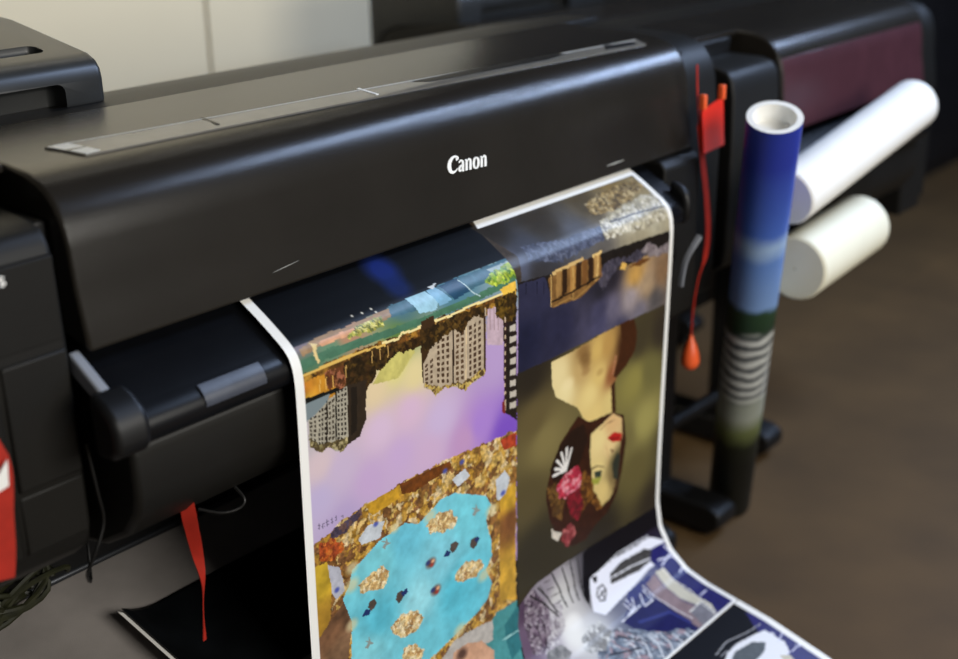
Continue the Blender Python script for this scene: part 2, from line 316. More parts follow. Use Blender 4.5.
('p',(60,52,42),[(51.0,214.9),(54.4,214.7),(54.1,218.9),(50.8,219.0)],0),
('p',(60,52,42),[(50.6,221.7),(53.9,221.7),(53.7,225.9),(50.4,225.8)],0),
('p',(60,52,42),[(50.2,228.5),(53.5,228.8),(53.3,233.0),(50.0,232.6)],0),
('p',(60,52,42),[(49.8,235.3),(53.1,235.8),(52.9,240.1),(49.6,239.4)],0),
('p',(60,52,42),[(49.4,242.1),(52.7,242.9),(52.4,247.2),(49.2,246.2)],0),
('p',(60,52,42),[(49.0,249.0),(52.3,250.0),(52.0,254.3),(48.8,253.1)],0),
('p',(60,52,42),[(58.6,193.1),(62.0,192.0),(61.7,196.5),(58.3,197.3)],0),
('p',(60,52,42),[(58.1,200.2),(61.5,199.4),(61.1,203.8),(57.8,204.4)],0),
('p',(60,52,42),[(57.6,207.3),(60.9,206.8),(60.6,211.2),(57.3,211.6)],0),
('p',(60,52,42),[(57.1,214.5),(60.4,214.2),(60.2,218.7),(56.8,218.8)],0),
('p',(60,52,42),[(56.7,221.7),(60.0,221.7),(59.7,226.2),(56.4,226.1)],0),
('p',(60,52,42),[(56.2,229.0),(59.5,229.2),(59.3,233.7),(56.0,233.3)],0),
('p',(60,52,42),[(55.8,236.2),(59.1,236.8),(58.8,241.3),(55.5,240.6)],0),
('p',(60,52,42),[(55.4,243.5),(58.7,244.3),(58.4,248.9),(55.1,247.9)],0),
('p',(60,52,42),[(54.9,250.9),(58.2,251.9),(58.0,256.5),(54.7,255.3)],0),
('p',(38,32,28),[(68.6,184.5),(71.8,184.6),(71.5,188.5),(68.4,188.3)],0),
('p',(38,32,28),[(68.2,190.8),(71.4,191.0),(71.1,194.8),(67.9,194.6)],0),
('p',(38,32,28),[(67.7,197.1),(70.9,197.4),(70.6,201.2),(67.5,200.8)],0),
('p',(38,32,28),[(67.3,203.4),(70.4,203.8),(70.2,207.6),(67.0,207.1)],0),
('p',(38,32,28),[(66.8,209.7),(70.0,210.2),(69.7,214.0),(66.6,213.5)],0),
('p',(38,32,28),[(66.4,216.0),(69.6,216.6),(69.4,220.5),(66.2,219.9)],0),
('p',(38,32,28),[(66.1,222.4),(69.2,223.1),(69.0,227.1),(65.9,226.3)],0),
('p',(38,32,28),[(65.7,228.8),(68.9,229.7),(68.6,233.6),(65.5,232.7)],0),
('p',(38,32,28),[(65.3,235.3),(68.5,236.2),(68.3,240.1),(65.1,239.2)],0),
('p',(38,32,28),[(65.0,241.7),(68.1,242.8),(67.9,246.7),(64.8,245.6)],0),
('p',(38,32,28),[(64.6,248.2),(67.8,249.3),(67.5,253.3),(64.4,252.1)],0),
('p',(38,32,28),[(74.4,184.7),(77.6,184.8),(77.3,188.7),(74.1,188.6)],0),
('p',(38,32,28),[(73.9,191.2),(77.1,191.4),(76.8,195.3),(73.7,195.0)],0),
('p',(38,32,28),[(73.5,197.6),(76.7,197.9),(76.4,201.9),(73.2,201.5)],0),
('p',(38,32,28),[(73.0,204.1),(76.2,204.5),(75.9,208.4),(72.8,208.0)],0),
('p',(38,32,28),[(72.6,210.6),(75.7,211.1),(75.5,215.1),(72.3,214.5)],0),
('p',(38,32,28),[(72.2,217.1),(75.4,217.7),(75.1,221.8),(72.0,221.1)],0),
('p',(38,32,28),[(71.8,223.7),(75.0,224.4),(74.8,228.5),(71.6,227.7)],0),
('p',(38,32,28),[(71.5,230.3),(74.6,231.1),(74.4,235.2),(71.2,234.3)],0),
('p',(38,32,28),[(71.1,237.0),(74.3,237.9),(74.0,241.9),(70.9,240.9)],0),
('p',(38,32,28),[(70.7,243.6),(73.9,244.6),(73.7,248.7),(70.5,247.6)],0),
('p',(38,32,28),[(70.3,250.3),(73.5,251.4),(73.3,255.5),(70.1,254.3)],0),
('p',(38,32,28),[(80.2,184.9),(83.4,185.0),(83.1,189.0),(79.9,188.9)],0),
('p',(38,32,28),[(79.7,191.5),(82.9,191.7),(82.6,195.8),(79.5,195.5)],0),
('p',(38,32,28),[(79.3,198.2),(82.5,198.5),(82.2,202.5),(79.0,202.2)],0),
('p',(38,32,28),[(78.8,204.8),(82.0,205.2),(81.7,209.3),(78.5,208.8)],0),
('p',(38,32,28),[(78.3,211.5),(81.5,212.0),(81.3,216.1),(78.1,215.5)],0),
('p',(38,32,28),[(78.0,218.2),(81.2,218.9),(80.9,223.0),(77.7,222.3)],0),
('p',(38,32,28),[(77.6,225.0),(80.8,225.7),(80.6,229.9),(77.4,229.1)],0),
('p',(38,32,28),[(77.2,231.8),(80.4,232.6),(80.2,236.8),(77.0,235.9)],0),
('p',(38,32,28),[(76.9,238.6),(80.0,239.6),(79.8,243.7),(76.6,242.7)],0),
('p',(38,32,28),[(76.5,245.5),(79.7,246.5),(79.4,250.7),(76.3,249.6)],0),
('p',(38,32,28),[(76.1,252.3),(79.3,253.5),(79.1,257.6),(75.9,256.4)],0),
('l',(28,24,18),[(65.6,185.3),(60.9,259.2)],1.8),
('l',(35,28,20),[(49.6,193.5),(45.7,253.3)],1.8),
('v',[(130,120,80),(90,75,45),(190,175,130),(60,48,30)],[(16.6,230.9),(34.1,246.0),(54.4,251.0),(80.5,255.3),(79.9,266.6),(69.1,271.0),(59.1,261.3),(43.7,256.8),(33.3,259.7),(19.1,243.0)],3,0.2),
('p',(60,40,22),[(226.1,139.4),(252.2,137.1),(246.5,237.7),(224.6,230.1),(222.4,178.1)],0.1),
('p',(178,160,135),[(225.5,200.9),(238.0,186.0),(249.5,154.7),(270.0,152.2),(357.9,157.1),(357.1,248.8),(339.4,261.7),(304.7,262.2),(275.2,249.0),(250.4,249.6),(226.4,235.2)],0.1),
('p',(72,52,36),[(254.9,166.0),(260.0,166.0),(259.9,170.9),(254.7,170.8)],0),
('p',(72,52,36),[(254.6,174.1),(259.8,174.3),(259.6,179.2),(254.4,178.9)],0),
('p',(72,52,36),[(254.3,182.2),(259.5,182.6),(259.3,187.6),(254.1,187.0)],0),
('p',(72,52,36),[(254.0,190.3),(259.2,190.9),(259.0,195.9),(253.8,195.2)],0),
('p',(72,52,36),[(253.7,198.5),(258.9,199.3),(258.7,204.3),(253.5,203.4)],0),
('p',(72,52,36),[(253.4,206.7),(258.6,207.7),(258.5,212.7),(253.3,211.6)],0),
('p',(72,52,36),[(253.2,214.9),(258.4,216.1),(258.3,221.2),(253.1,219.9)],0),
('p',(72,52,36),[(253.0,223.2),(258.2,224.7),(258.2,229.8),(252.9,228.2)],0),
('p',(72,52,36),[(252.9,231.6),(258.1,233.2),(258.0,238.4),(252.8,236.6)],0),
('p',(72,52,36),[(264.3,166.0),(269.5,166.0),(269.4,171.2),(264.1,171.1)],0),
('p',(72,52,36),[(264.0,174.4),(269.2,174.6),(269.1,179.8),(263.8,179.5)],0),
('p',(72,52,36),[(263.7,182.9),(269.0,183.3),(268.8,188.5),(263.6,188.0)],0),
('p',(72,52,36),[(263.5,191.4),(268.7,192.0),(268.5,197.2),(263.3,196.5)],0),
('p',(72,52,36),[(263.2,199.9),(268.4,200.7),(268.2,206.0),(263.0,205.1)],0),
('p',(72,52,36),[(262.9,208.5),(268.1,209.5),(268.0,214.8),(262.7,213.6)],0),
('p',(72,52,36),[(262.7,217.1),(267.9,218.3),(267.9,223.7),(262.6,222.3)],0),
('p',(72,52,36),[(262.5,225.8),(267.8,227.2),(267.7,232.6),(262.4,231.1)],0),
('p',(72,52,36),[(262.4,234.5),(267.7,236.2),(267.6,241.6),(262.3,239.8)],0),
('p',(72,52,36),[(273.8,166.0),(279.1,166.0),(278.9,171.4),(273.6,171.3)],0),
('p',(72,52,36),[(273.5,174.8),(278.8,175.0),(278.6,180.5),(273.4,180.1)],0),
('p',(72,52,36),[(273.3,183.7),(278.5,184.1),(278.4,189.5),(273.1,189.0)],0),
('p',(72,52,36),[(273.0,192.5),(278.3,193.1),(278.1,198.6),(272.8,197.8)],0),
('p',(72,52,36),[(272.7,201.4),(278.0,202.2),(277.8,207.7),(272.5,206.8)],0),
('p',(72,52,36),[(272.4,210.3),(277.7,211.3),(277.6,216.9),(272.3,215.7)],0),
('p',(72,52,36),[(272.3,219.3),(277.6,220.6),(277.5,226.1),(272.2,224.8)],0),
('p',(72,52,36),[(272.1,228.4),(277.4,229.9),(277.4,235.5),(272.0,233.9)],0),
('p',(72,52,36),[(272.0,237.5),(277.3,239.2),(277.2,244.8),(271.9,243.0)],0),
('p',(85,62,42),[(293.6,177.7),(299.3,177.9),(299.2,182.7),(293.5,182.5)],0),
('p',(85,62,42),[(293.4,185.6),(299.1,185.9),(299.0,190.7),(293.2,190.4)],0),
('p',(85,62,42),[(293.2,193.6),(298.9,193.9),(298.8,198.7),(293.0,198.3)],0),
('p',(85,62,42),[(292.9,201.5),(298.7,202.0),(298.6,206.8),(292.8,206.3)],0),
('p',(85,62,42),[(292.7,209.5),(298.5,210.0),(298.4,214.9),(292.6,214.3)],0),
('p',(85,62,42),[(292.6,217.5),(298.4,218.2),(298.3,223.1),(292.5,222.4)],0),
('p',(85,62,42),[(292.5,225.6),(298.3,226.4),(298.3,231.3),(292.5,230.5)],0),
('p',(85,62,42),[(292.4,233.7),(298.2,234.6),(298.2,239.6),(292.4,238.6)],0),
('p',(85,62,42),[(292.3,241.9),(298.1,242.9),(298.1,247.9),(292.3,246.8)],0),
('p',(85,62,42),[(304.1,178.0),(309.8,178.1),(309.7,183.1),(303.9,182.9)],0),
('p',(85,62,42),[(303.8,186.1),(309.6,186.3),(309.5,191.3),(303.7,191.0)],0),
('p',(85,62,42),[(303.6,194.2),(309.4,194.6),(309.3,199.5),(303.5,199.1)],0),
('p',(85,62,42),[(303.4,202.4),(309.2,202.8),(309.1,207.8),(303.3,207.2)],0),
('p',(85,62,42),[(303.2,210.5),(309.0,211.1),(309.0,216.1),(303.2,215.5)],0),
('p',(85,62,42),[(303.1,218.8),(309.0,219.5),(308.9,224.5),(303.1,223.8)],0),
('p',(85,62,42),[(303.1,227.1),(308.9,227.9),(308.9,233.0),(303.0,232.1)],0),
('p',(85,62,42),[(303.0,235.4),(308.8,236.3),(308.8,241.4),(303.0,240.4)],0),
('p',(85,62,42),[(302.9,243.8),(308.8,244.8),(308.8,249.9),(302.9,248.8)],0),
('p',(70,50,36),[(320.9,174.0),(326.4,173.5),(326.3,178.7),(320.8,179.2)],0),
('p',(70,50,36),[(320.7,182.6),(326.2,182.2),(326.1,187.4),(320.6,187.8)],0),
('p',(70,50,36),[(320.5,191.3),(326.0,190.9),(325.9,196.2),(320.4,196.5)],0),
('p',(70,50,36),[(320.3,200.0),(325.9,199.7),(325.7,204.9),(320.2,205.2)],0),
('p',(70,50,36),[(320.1,208.7),(325.7,208.5),(325.6,213.7),(320.1,213.9)],0),
('p',(70,50,36),[(320.0,217.5),(325.6,217.3),(325.6,222.7),(320.0,222.8)],0),
('p',(70,50,36),[(320.0,226.3),(325.5,226.2),(325.5,231.6),(320.0,231.6)],0),
('p',(70,50,36),[(320.0,235.2),(325.5,235.2),(325.5,240.6),(319.9,240.5)],0),
('p',(70,50,36),[(319.9,244.1),(325.5,244.2),(325.5,249.6),(319.9,249.5)],0),
('p',(70,50,36),[(330.9,173.1),(336.4,172.5),(336.3,177.8),(330.8,178.3)],0),
('p',(70,50,36),[(330.7,181.8),(336.3,181.4),(336.2,186.7),(330.6,187.1)],0),
('p',(70,50,36),[(330.6,190.6),(336.1,190.2),(336.0,195.6),(330.5,195.9)],0),
('p',(70,50,36),[(330.4,199.4),(335.9,199.1),(335.8,204.5),(330.3,204.7)],0),
('p',(70,50,36),[(330.2,208.3),(335.8,208.1),(335.7,213.4),(330.1,213.6)],0),
('p',(70,50,36),[(330.1,217.2),(335.7,217.1),(335.7,222.5),(330.1,222.6)],0),
('p',(70,50,36),[(330.1,226.2),(335.7,226.1),(335.7,231.6),(330.1,231.6)],0),
('p',(70,50,36),[(330.1,235.2),(335.7,235.3),(335.6,240.7),(330.1,240.7)],0),
('p',(70,50,36),[(330.0,244.3),(335.6,244.4),(335.6,249.9),(330.0,249.8)],0),
('p',(70,50,36),[(341.0,172.1),(346.6,171.5),(346.5,176.9),(340.9,177.4)],0),
('p',(70,50,36),[(340.8,181.0),(346.4,180.5),(346.3,185.9),(340.7,186.3)],0),
('p',(70,50,36),[(340.7,189.9),(346.3,189.5),(346.2,194.9),(340.6,195.3)],0),
('p',(70,50,36),[(340.5,198.9),(346.1,198.6),(346.0,204.0),(340.4,204.3)],0),
('p',(70,50,36),[(340.3,207.9),(345.9,207.6),(345.9,213.1),(340.3,213.3)],0),
('p',(70,50,36),[(340.2,216.9),(345.9,216.8),(345.9,222.3),(340.2,222.4)],0),
('p',(70,50,36),[(340.2,226.1),(345.9,226.0),(345.9,231.6),(340.2,231.6)],0),
('p',(70,50,36),[(340.2,235.3),(345.9,235.3),(345.9,240.9),(340.2,240.8)],0),
('p',(70,50,36),[(340.2,244.5),(345.9,244.6),(345.9,250.2),(340.2,250.0)],0),
('p',(80,60,44),[(229.6,203.3),(235.1,201.2),(235.0,205.2),(229.4,206.9)],0),
('p',(80,60,44),[(229.3,209.4),(234.9,207.9),(234.7,212.0),(229.2,213.0)],0),
('p',(80,60,44),[(229.1,215.5),(234.7,214.7),(234.6,218.8),(229.1,219.2)],0),
('p',(80,60,44),[(229.0,221.6),(234.5,221.5),(234.4,225.6),(228.9,225.3)],0),
('p',(80,60,44),[(228.9,227.8),(234.4,228.3),(234.3,232.4),(228.8,231.5)],0),
('p',(80,60,44),[(239.7,199.5),(245.3,197.4),(245.1,202.1),(239.6,203.9)],0),
('p',(80,60,44),[(239.4,206.7),(245.0,205.3),(244.9,210.0),(239.3,211.1)],0),
('p',(80,60,44),[(239.2,214.0),(244.7,213.2),(244.7,218.0),(239.1,218.4)],0),
('p',(80,60,44),[(239.0,221.4),(244.6,221.2),(244.5,226.1),(238.9,225.8)],0),
('p',(80,60,44),[(238.9,228.7),(244.4,229.3),(244.3,234.1),(238.8,233.2)],0),
('l',(45,30,20),[(288.5,151.8),(285.7,249.6)],2.5),
('l',(215,190,150),[(314.8,159.5),(313.3,252.8)],1.6),
('l',(60,40,25),[(353.5,157.3),(354.9,251.2)],3),
('v',[(48,34,16),(70,48,20),(95,70,30),(36,26,14)],[(222.2,152.2),(278.7,149.0),(354.3,151.7),(353.2,170.8),(331.8,161.5),(314.6,168.3),(305.8,180.6),(293.5,170.9),(276.9,171.7),(260.4,176.9),(248.2,180.4),(236.0,185.3),(222.4,178.1)],4,0.3),
('v',[(190,160,80),(110,80,40),(60,45,28),(215,190,110)],[(226.6,229.3),(258.7,243.4),(304.7,253.0),(352.6,250.5),(354.9,257.5),(321.9,262.0),(313.2,269.9),(291.9,254.8),(266.9,249.2),(250.3,255.6),(238.3,242.4)],3,0.2),
('p',(190,165,175),[(359.9,160.7),(395.5,160.3),(395.2,225.1),(359.2,213.7)],0.1),
('l',(150,125,125),[(366.5,159.6),(366.1,192.9)],1),
('l',(150,125,125),[(375.3,162.1),(375.0,195.5)],1),
('l',(150,125,125),[(384.2,164.7),(383.9,198.3)],1),
('p',(36,28,24),[(395.5,161.8),(425.1,161.0),(429.9,358.4),(398.7,333.8)],0.2),
('v',[(60,42,18),(100,75,25),(40,30,14)],[(376.4,150.5),(426.2,149.2),(427.3,192.6),(399.8,190.7),(381.9,176.2)],3.6,0.3),
('p',(190,180,165),[(411.2,200.3),(425.0,201.3),(425.0,210.7),(411.1,209.6)],0),
('p',(190,180,165),[(411.2,217.5),(425.1,218.6),(425.3,228.2),(411.3,227.0)],0),
('p',(190,180,165),[(411.4,234.9),(425.4,236.2),(425.6,245.8),(411.6,244.5)],0),
('p',(190,180,165),[(411.7,252.5),(425.7,253.8),(425.9,263.5),(411.8,262.1)],0),
('p',(190,180,165),[(411.9,270.2),(426.0,271.6),(426.2,281.4),(412.1,279.9)],0),
('p',(190,180,165),[(412.2,288.0),(426.3,289.6),(426.5,299.4),(412.3,297.8)],0),
('p',(190,180,165),[(412.4,306.0),(426.6,307.6),(426.8,317.5),(412.6,315.8)],0),
('p',(190,180,165),[(412.7,324.0),(426.9,325.8),(427.1,335.8),(412.8,334.0)],0),
('l',(195,170,140),[(399.8,184.5),(401.1,331.3)],2.2),
('p',(50,30,30),[(398.2,192.0),(402.5,191.6),(402.5,199.0),(398.1,199.4)],0),
('p',(50,30,30),[(398.1,204.3),(402.5,204.0),(402.4,211.4),(398.0,211.8)],0),
('p',(50,30,30),[(398.1,216.8),(402.5,216.4),(402.5,224.0),(398.1,224.3)],0),
('p',(50,30,30),[(398.2,229.4),(402.6,229.1),(402.7,236.7),(398.3,237.0)],0),
('p',(50,30,30),[(398.4,242.1),(402.8,241.7),(402.9,249.4),(398.4,249.7)],0),
('p',(50,30,30),[(398.5,254.8),(402.9,254.5),(403.0,262.2),(398.6,262.5)],0),
('p',(50,30,30),[(398.6,267.6),(403.1,267.3),(403.2,275.0),(398.7,275.3)],0),
('p',(50,30,30),[(398.8,280.5),(403.3,280.2),(403.4,288.0),(398.9,288.2)],0),
('p',(50,30,30),[(398.9,293.4),(403.4,293.2),(403.5,301.0),(399.0,301.2)],0),
('p',(50,30,30),[(399.1,306.4),(403.6,306.2),(403.7,314.0),(399.2,314.3)],0),
('p',(120,40,40),[(393.9,315.7),(400.9,314.9),(401.1,337.9),(394.1,332.1)],0),
('l',(110,100,125),[(25.4,357.3),(24.8,365.9)],0.9),
('l',(110,100,125),[(23.5,359.4),(27.8,359.9)],0.8),
('l',(110,100,125),[(23.2,363.7),(27.6,364.2)],0.8),
('l',(110,100,125),[(32.3,357.5),(31.8,366.1)],0.9),
('l',(110,100,125),[(30.5,359.6),(34.8,360.0)],0.8),
('l',(110,100,125),[(30.2,363.9),(34.5,364.4)],0.8),
('l',(110,100,125),[(39.3,357.6),(38.8,366.3)],0.9),
('l',(110,100,125),[(37.5,359.8),(41.8,360.2)],0.8),
('l',(110,100,125),[(37.2,364.1),(41.6,364.6)],0.8),
('l',(110,100,125),[(48.1,358.6),(47.6,367.3)],0.9),
('l',(110,100,125),[(46.2,360.7),(50.6,361.2)],0.8),
('l',(110,100,125),[(46.0,365.0),(50.4,365.5)],0.8),
('l',(110,100,125),[(55.2,358.7),(54.7,367.5)],0.9),
('l',(110,100,125),[(53.3,360.9),(57.8,361.3)],0.8),
('l',(110,100,125),[(53.1,365.2),(57.5,365.7)],0.8),
('l',(120,110,130),[(63.9,364.1),(67.6,362.7),(67.3,367.1)],0.8),
('v',[(170,125,40),(120,80,35),(195,150,60),(215,185,120),(90,55,30),(150,100,50),(205,170,90),(110,70,45),(225,205,165)],[(11.6,382.1),(107.8,365.2),(185.1,361.1),(277.9,362.5),(430.2,375.3),(430.7,680.7),(307.0,720.3),(232.5,731.6),(6.9,604.7)],6,0.3),
('p',(105,58,22),[(175.2,361.6),(225.5,363.6),(277.9,367.3),(282.0,380.2),(239.6,382.0),(204.4,386.4),(178.6,378.6)],0.3),
('p',(185,140,40),[(107.8,365.2),(175.1,363.1),(174.4,383.1),(120.0,387.3)],0.2),
('v',[(80,70,90),(60,52,70),(110,80,70)],[(43.5,377.3),(102.1,367.3),(101.6,379.2),(69.7,389.3),(46.2,390.6)],5,0.2),
('v',[(180,85,35),(150,65,35),(120,50,30),(205,120,50)],[(21.8,386.8),(51.6,390.1),(68.7,408.6),(49.8,422.6),(23.6,413.1)],5,0.3),
('p',(160,60,35),[(389.9,376.8),(427.8,377.8),(428.2,401.6),(399.5,397.2)],0.3),
('p',(195,200,205),[(92.5,411.9),(112.0,397.6),(144.2,404.3),(133.6,427.7),(99.5,422.8)],0.1),
('p',(200,205,210),[(281.8,399.5),(310.3,391.6),(321.3,409.2),(294.7,416.3)],0.1),
('p',(195,200,205),[(381.0,440.6),(402.3,432.2),(414.5,451.0),(400.4,483.1),(383.6,475.9)],0.1),
('p',(180,180,190),[(37.1,424.1),(57.9,438.7),(65.0,476.5),(48.0,483.6),(38.4,463.2)],0.1),
('g',[(21.9,439.6,(200,165,50)),(26.6,503.9,(165,125,45))],[(12.8,417.0),(35.6,418.9),(41.9,464.9),(35.4,508.4),(19.3,531.4),(8.9,525.8)],0.2),
('g',[(414.9,489.3,(205,160,50)),(415.1,524.5,(120,75,40)),(415.4,614.6,(200,155,55))],[(390.8,479.0),(429.3,460.5),(429.1,676.4),(389.9,656.8)],0.2),
('g',[(34.4,523.7,(110,78,55)),(59.2,569.3,(125,95,70))],[(12.4,527.7),(64.0,491.7),(74.4,536.9),(55.0,632.6),(10.4,606.7)],0.3),
('b',(70,80,160),(126.9,402.8),(4.2,3.3),0.9),
('b',(70,80,160),(50.7,469.3),(3.9,3.4),0.9),
('b',(70,80,160),(267.0,378.9),(4.7,3.5),0.9),
('b',(70,80,160),(397.9,469.9),(5.3,3.9),0.9),
('b',(70,80,160),(303.8,379.2),(4.8,3.6),0.9),
('g',[(132.2,461.8,(120,200,210)),(182.2,453.2,(105,190,210)),(321.0,474.4,(115,202,215)),(253.6,519.5,(130,205,220)),(127.6,556.8,(90,185,205)),(285.3,586.5,(90,190,210)),(209.3,565.4,(150,215,225)),(206.7,632.7,(110,195,210)),(105.9,594.9,(130,205,215))],[(74.6,470.3),(60.4,489.9),(74.7,532.3),(73.0,560.5),(63.0,653.9),(176.9,701.5),(214.4,678.5),(259.9,670.1),(299.0,660.7),(336.8,651.6),(361.0,638.6),(371.2,616.6),(357.0,586.4),(371.5,568.4),(369.2,539.1),(357.6,499.1),(369.5,478.4),(357.7,458.0),(321.2,439.1),(288.0,423.4),(255.7,421.1),(230.1,432.7),(209.2,439.6),(183.0,426.3),(163.0,428.4),(133.5,430.8),(106.1,443.1),(79.3,452.2)],0.1),
('b',(215,205,160),(78.1,475.2),(11.0,9.1),0.7),
('b',(215,205,160),(79.5,449.2),(9.1,7.6),0.7),
('b',(215,205,160),(234.2,437.7),(10.5,8.1),0.7),
('b',(215,205,160),(371.8,488.0),(11.8,8.7),0.7),
('b',(215,205,160),(352.3,593.0),(11.8,8.9),0.7),
('b',(215,205,160),(294.4,661.8),(11.4,8.8),0.7),
('b',(215,205,160),(74.4,536.9),(9.2,7.9),0.7),
('b',(215,205,160),(163.1,425.3),(7.8,6.2),0.7),
('v',[(220,190,130),(190,150,90),(235,215,165),(165,120,70),(240,225,190)],[(89.1,480.6),(116.2,473.3),(139.6,473.4),(150.4,494.7),(137.8,509.6),(107.0,500.7),(92.1,493.2)],3,0.2),
('v',[(220,190,130),(190,150,90),(235,215,165),(165,120,70),(240,225,190)],[(225.6,448.6),(255.4,440.5),(276.9,446.6),(294.2,467.6),(280.7,481.7),(250.5,473.0),(233.7,463.7)],3,0.2),
('v',[(220,190,130),(190,150,90),(235,215,165),(165,120,70),(240,225,190)],[(283.6,559.6),(310.9,546.8),(343.1,562.0),(352.4,577.1),(333.5,585.6),(301.2,580.4),(285.5,572.7)],3,0.2),
('v',[(220,190,130),(190,150,90),(235,215,165),(165,120,70),(240,225,190)],[(146.5,580.1),(171.5,569.7),(204.6,580.0),(214.6,598.9),(203.4,613.7),(174.0,610.0),(150.1,592.0)],3,0.2),
('v',[(220,190,130),(190,150,90),(235,215,165),(165,120,70),(240,225,190)],[(168.8,629.3),(185.6,628.2),(216.3,655.3),(204.6,673.3),(166.9,662.7)],3,0.2),
('p',(82,70,62),[(105.7,525.8),(108.1,517.3),(117.8,517.4),(123.3,525.0),(117.0,531.6),(111.1,533.4)],0.2),
('p',(82,70,62),[(160.5,540.7),(162.9,531.9),(173.1,532.1),(178.9,540.0),(172.5,546.7),(166.2,548.6)],0.2),
('p',(82,70,62),[(275.6,513.0),(278.0,504.0),(289.1,504.0),(295.7,512.1),(288.8,519.2),(282.1,521.1)],0.2),
('p',(82,70,62),[(320.3,527.0),(322.7,517.8),(334.2,517.8),(341.1,526.2),(334.1,533.3),(327.1,535.3)],0.2),
('p',(35,50,100),[(93.6,534.1),(101.8,525.4),(111.2,531.9),(107.0,537.8)],0),
('p',(35,50,100),[(170.9,534.3),(183.3,532.2),(185.1,539.8),(174.7,542.9)],0),
('p',(35,50,100),[(260.2,517.6),(269.1,510.0),(277.8,517.4),(273.2,522.1)],0),
('p',(35,50,100),[(329.6,520.9),(336.5,517.2),(343.4,523.8),(336.4,529.2)],0),
('b',(110,70,60),(234.3,515.4),(8.5,6.6),1),
('b',(50,60,110),(228.0,512.4),(4.2,3.3),1),
('b',(225,170,130),(238.6,514.1),(3.4,2.6),1),
('b',(160,60,50),(236.3,519.7),(3.2,2.5),1),
('b',(110,70,60),(243.7,565.7),(8.6,6.8),1),
('b',(50,60,110),(237.2,562.5),(4.3,3.3),1),
('b',(225,170,130),(248.1,564.4),(3.4,2.8),1),
('b',(160,60,50),(245.7,570.1),(3.2,2.6),1),
('p',(140,150,145),[(325.6,476.4),(332.4,470.9),(323.4,463.6),(334.7,468.5),(334.7,461.7),(339.3,472.2),(346.2,476.9),(337.0,476.3),(332.3,481.0)],0),
('p',(140,150,145),[(96.6,586.4),(102.7,581.5),(95.3,574.2),(104.8,579.3),(105.1,572.9),(108.5,583.0),(114.2,587.7),(106.3,586.8),(102.2,591.2)],0),
('p',(140,150,145),[(136.8,444.9),(142.9,439.8),(135.3,433.2),(144.9,437.6),(145.1,431.4),(148.7,440.9),(154.5,445.2),(146.6,444.7),(142.5,449.2)],0),
('p',(70,135,135),[(335.2,700.2),(381.9,674.7),(431.4,677.5),(394.6,824.3),(302.3,768.3)],0.1),
('p',(45,105,110),[(395.4,704.2),(432.0,686.7),(433.2,749.4),(385.4,760.2)],0.1),
('l',(150,195,190),[(385.0,725.4),(431.8,727.6)],1.5),
('p',(175,168,160),[(244.7,691.0),(282.5,673.4),(328.5,676.1),(370.3,683.0),(363.5,714.6),(309.7,707.9),(258.3,745.1)],0.1),
('p',(195,150,120),[(249.6,740.6),(276.4,690.6),(308.6,691.8),(339.1,703.9),(359.8,730.1),(327.4,782.8)],0.1),
('b',(60,40,35),(292.3,702.3),(10.4,7.7),0.8),
('p',(60,50,40),[(430,0),(837,0),(837,380),(430,380)],0.2),
('g',[(448.7,46.5,(38,32,24)),(553.3,60.0,(48,40,28)),(681.0,61.9,(70,58,36)),(764.0,50.9,(120,98,55)),(804.8,77.0,(130,115,80)),(485.7,100.2,(60,62,72)),(602.2,108.2,(80,82,90)),(719.9,99.3,(165,155,130)),(786.3,118.2,(175,168,145)),(747.3,143.1,(150,140,115)),(637.3,133.2,(90,85,80)),(484.2,137.2,(50,48,50)),(447.0,116.5,(75,78,92))],[(423.2,27.6),(833.5,35.2),(845.7,92.5),(842.8,131.1),(839.7,168.5),(634.2,159.9),(435.1,151.6),(453.5,101.8)],0.1),
('v',[(130,105,60),(90,70,38),(165,140,90),(60,46,26),(195,175,130)],[(671.2,58.7),(727.0,46.4),(825.9,41.2),(836.5,63.6),(772.5,79.4),(710.0,88.7),(662.2,82.7)],3,0.3),
('v',[(190,182,160),(150,142,120),(215,208,190),(115,105,85),(175,165,135)],[(662.0,96.8),(726.3,89.2),(804.8,77.0),(835.1,81.6),(844.7,108.8),(840.8,135.9),(748.2,135.0),(653.1,128.8)],3.5,0.2),
('l',(45,38,30),[(686.3,104.5),(768.7,107.0),(836.9,113.1)],2),
('v',[(75,80,98),(90,94,110),(62,66,82)],[(469.1,117.8),(475.2,87.7),(556.6,102.6),(658.7,104.7),(650.7,128.3),(533.4,134.4)],5,0.2),
('p',(28,23,20),[(429.8,139.6),(531.5,149.5),(635.3,147.2),(746.5,151.3),(839.0,156.1),(843.3,213.6),(747.8,189.1),(634.8,176.6),(608.6,191.0),(530.9,177.9),(430.3,153.3)],0.2),
('g',[(457.8,173.3,(44,44,66)),(446.6,233.2,(28,30,52)),(532.8,243.5,(38,38,60)),(636.0,206.8,(34,32,40)),(639.3,262.1,(70,68,95)),(722.7,244.7,(150,138,140)),(671.6,247.5,(100,94,112)),(775.2,238.2,(160,135,105)),(816.5,224.5,(130,100,72)),(754.8,278.7,(110,104,115)),(638.0,241.2,(62,60,84)),(799.3,270.0,(85,80,80)),(697.5,293.6,(60,58,80)),(668.4,195.5,(38,34,42)),(734.4,208.0,(190,145,75))],[(431.7,143.1),(494.9,147.7),(511.2,188.4),(595.3,187.4),(648.5,180.2),(684.7,186.3),(776.9,182.7),(840.7,181.1),(848.0,289.3),(711.2,283.5),(516.6,284.9),(430.9,283.0)],0.1),
('v',[(66,62,74),(52,48,58),(84,78,88)],[(629.9,188.5),(634.6,169.9),(667.0,163.3),(706.4,170.0),(746.5,168.2),(791.2,172.4),(747.8,189.1),(695.6,179.0),(668.3,192.1),(641.5,208.4)],3,0.2),
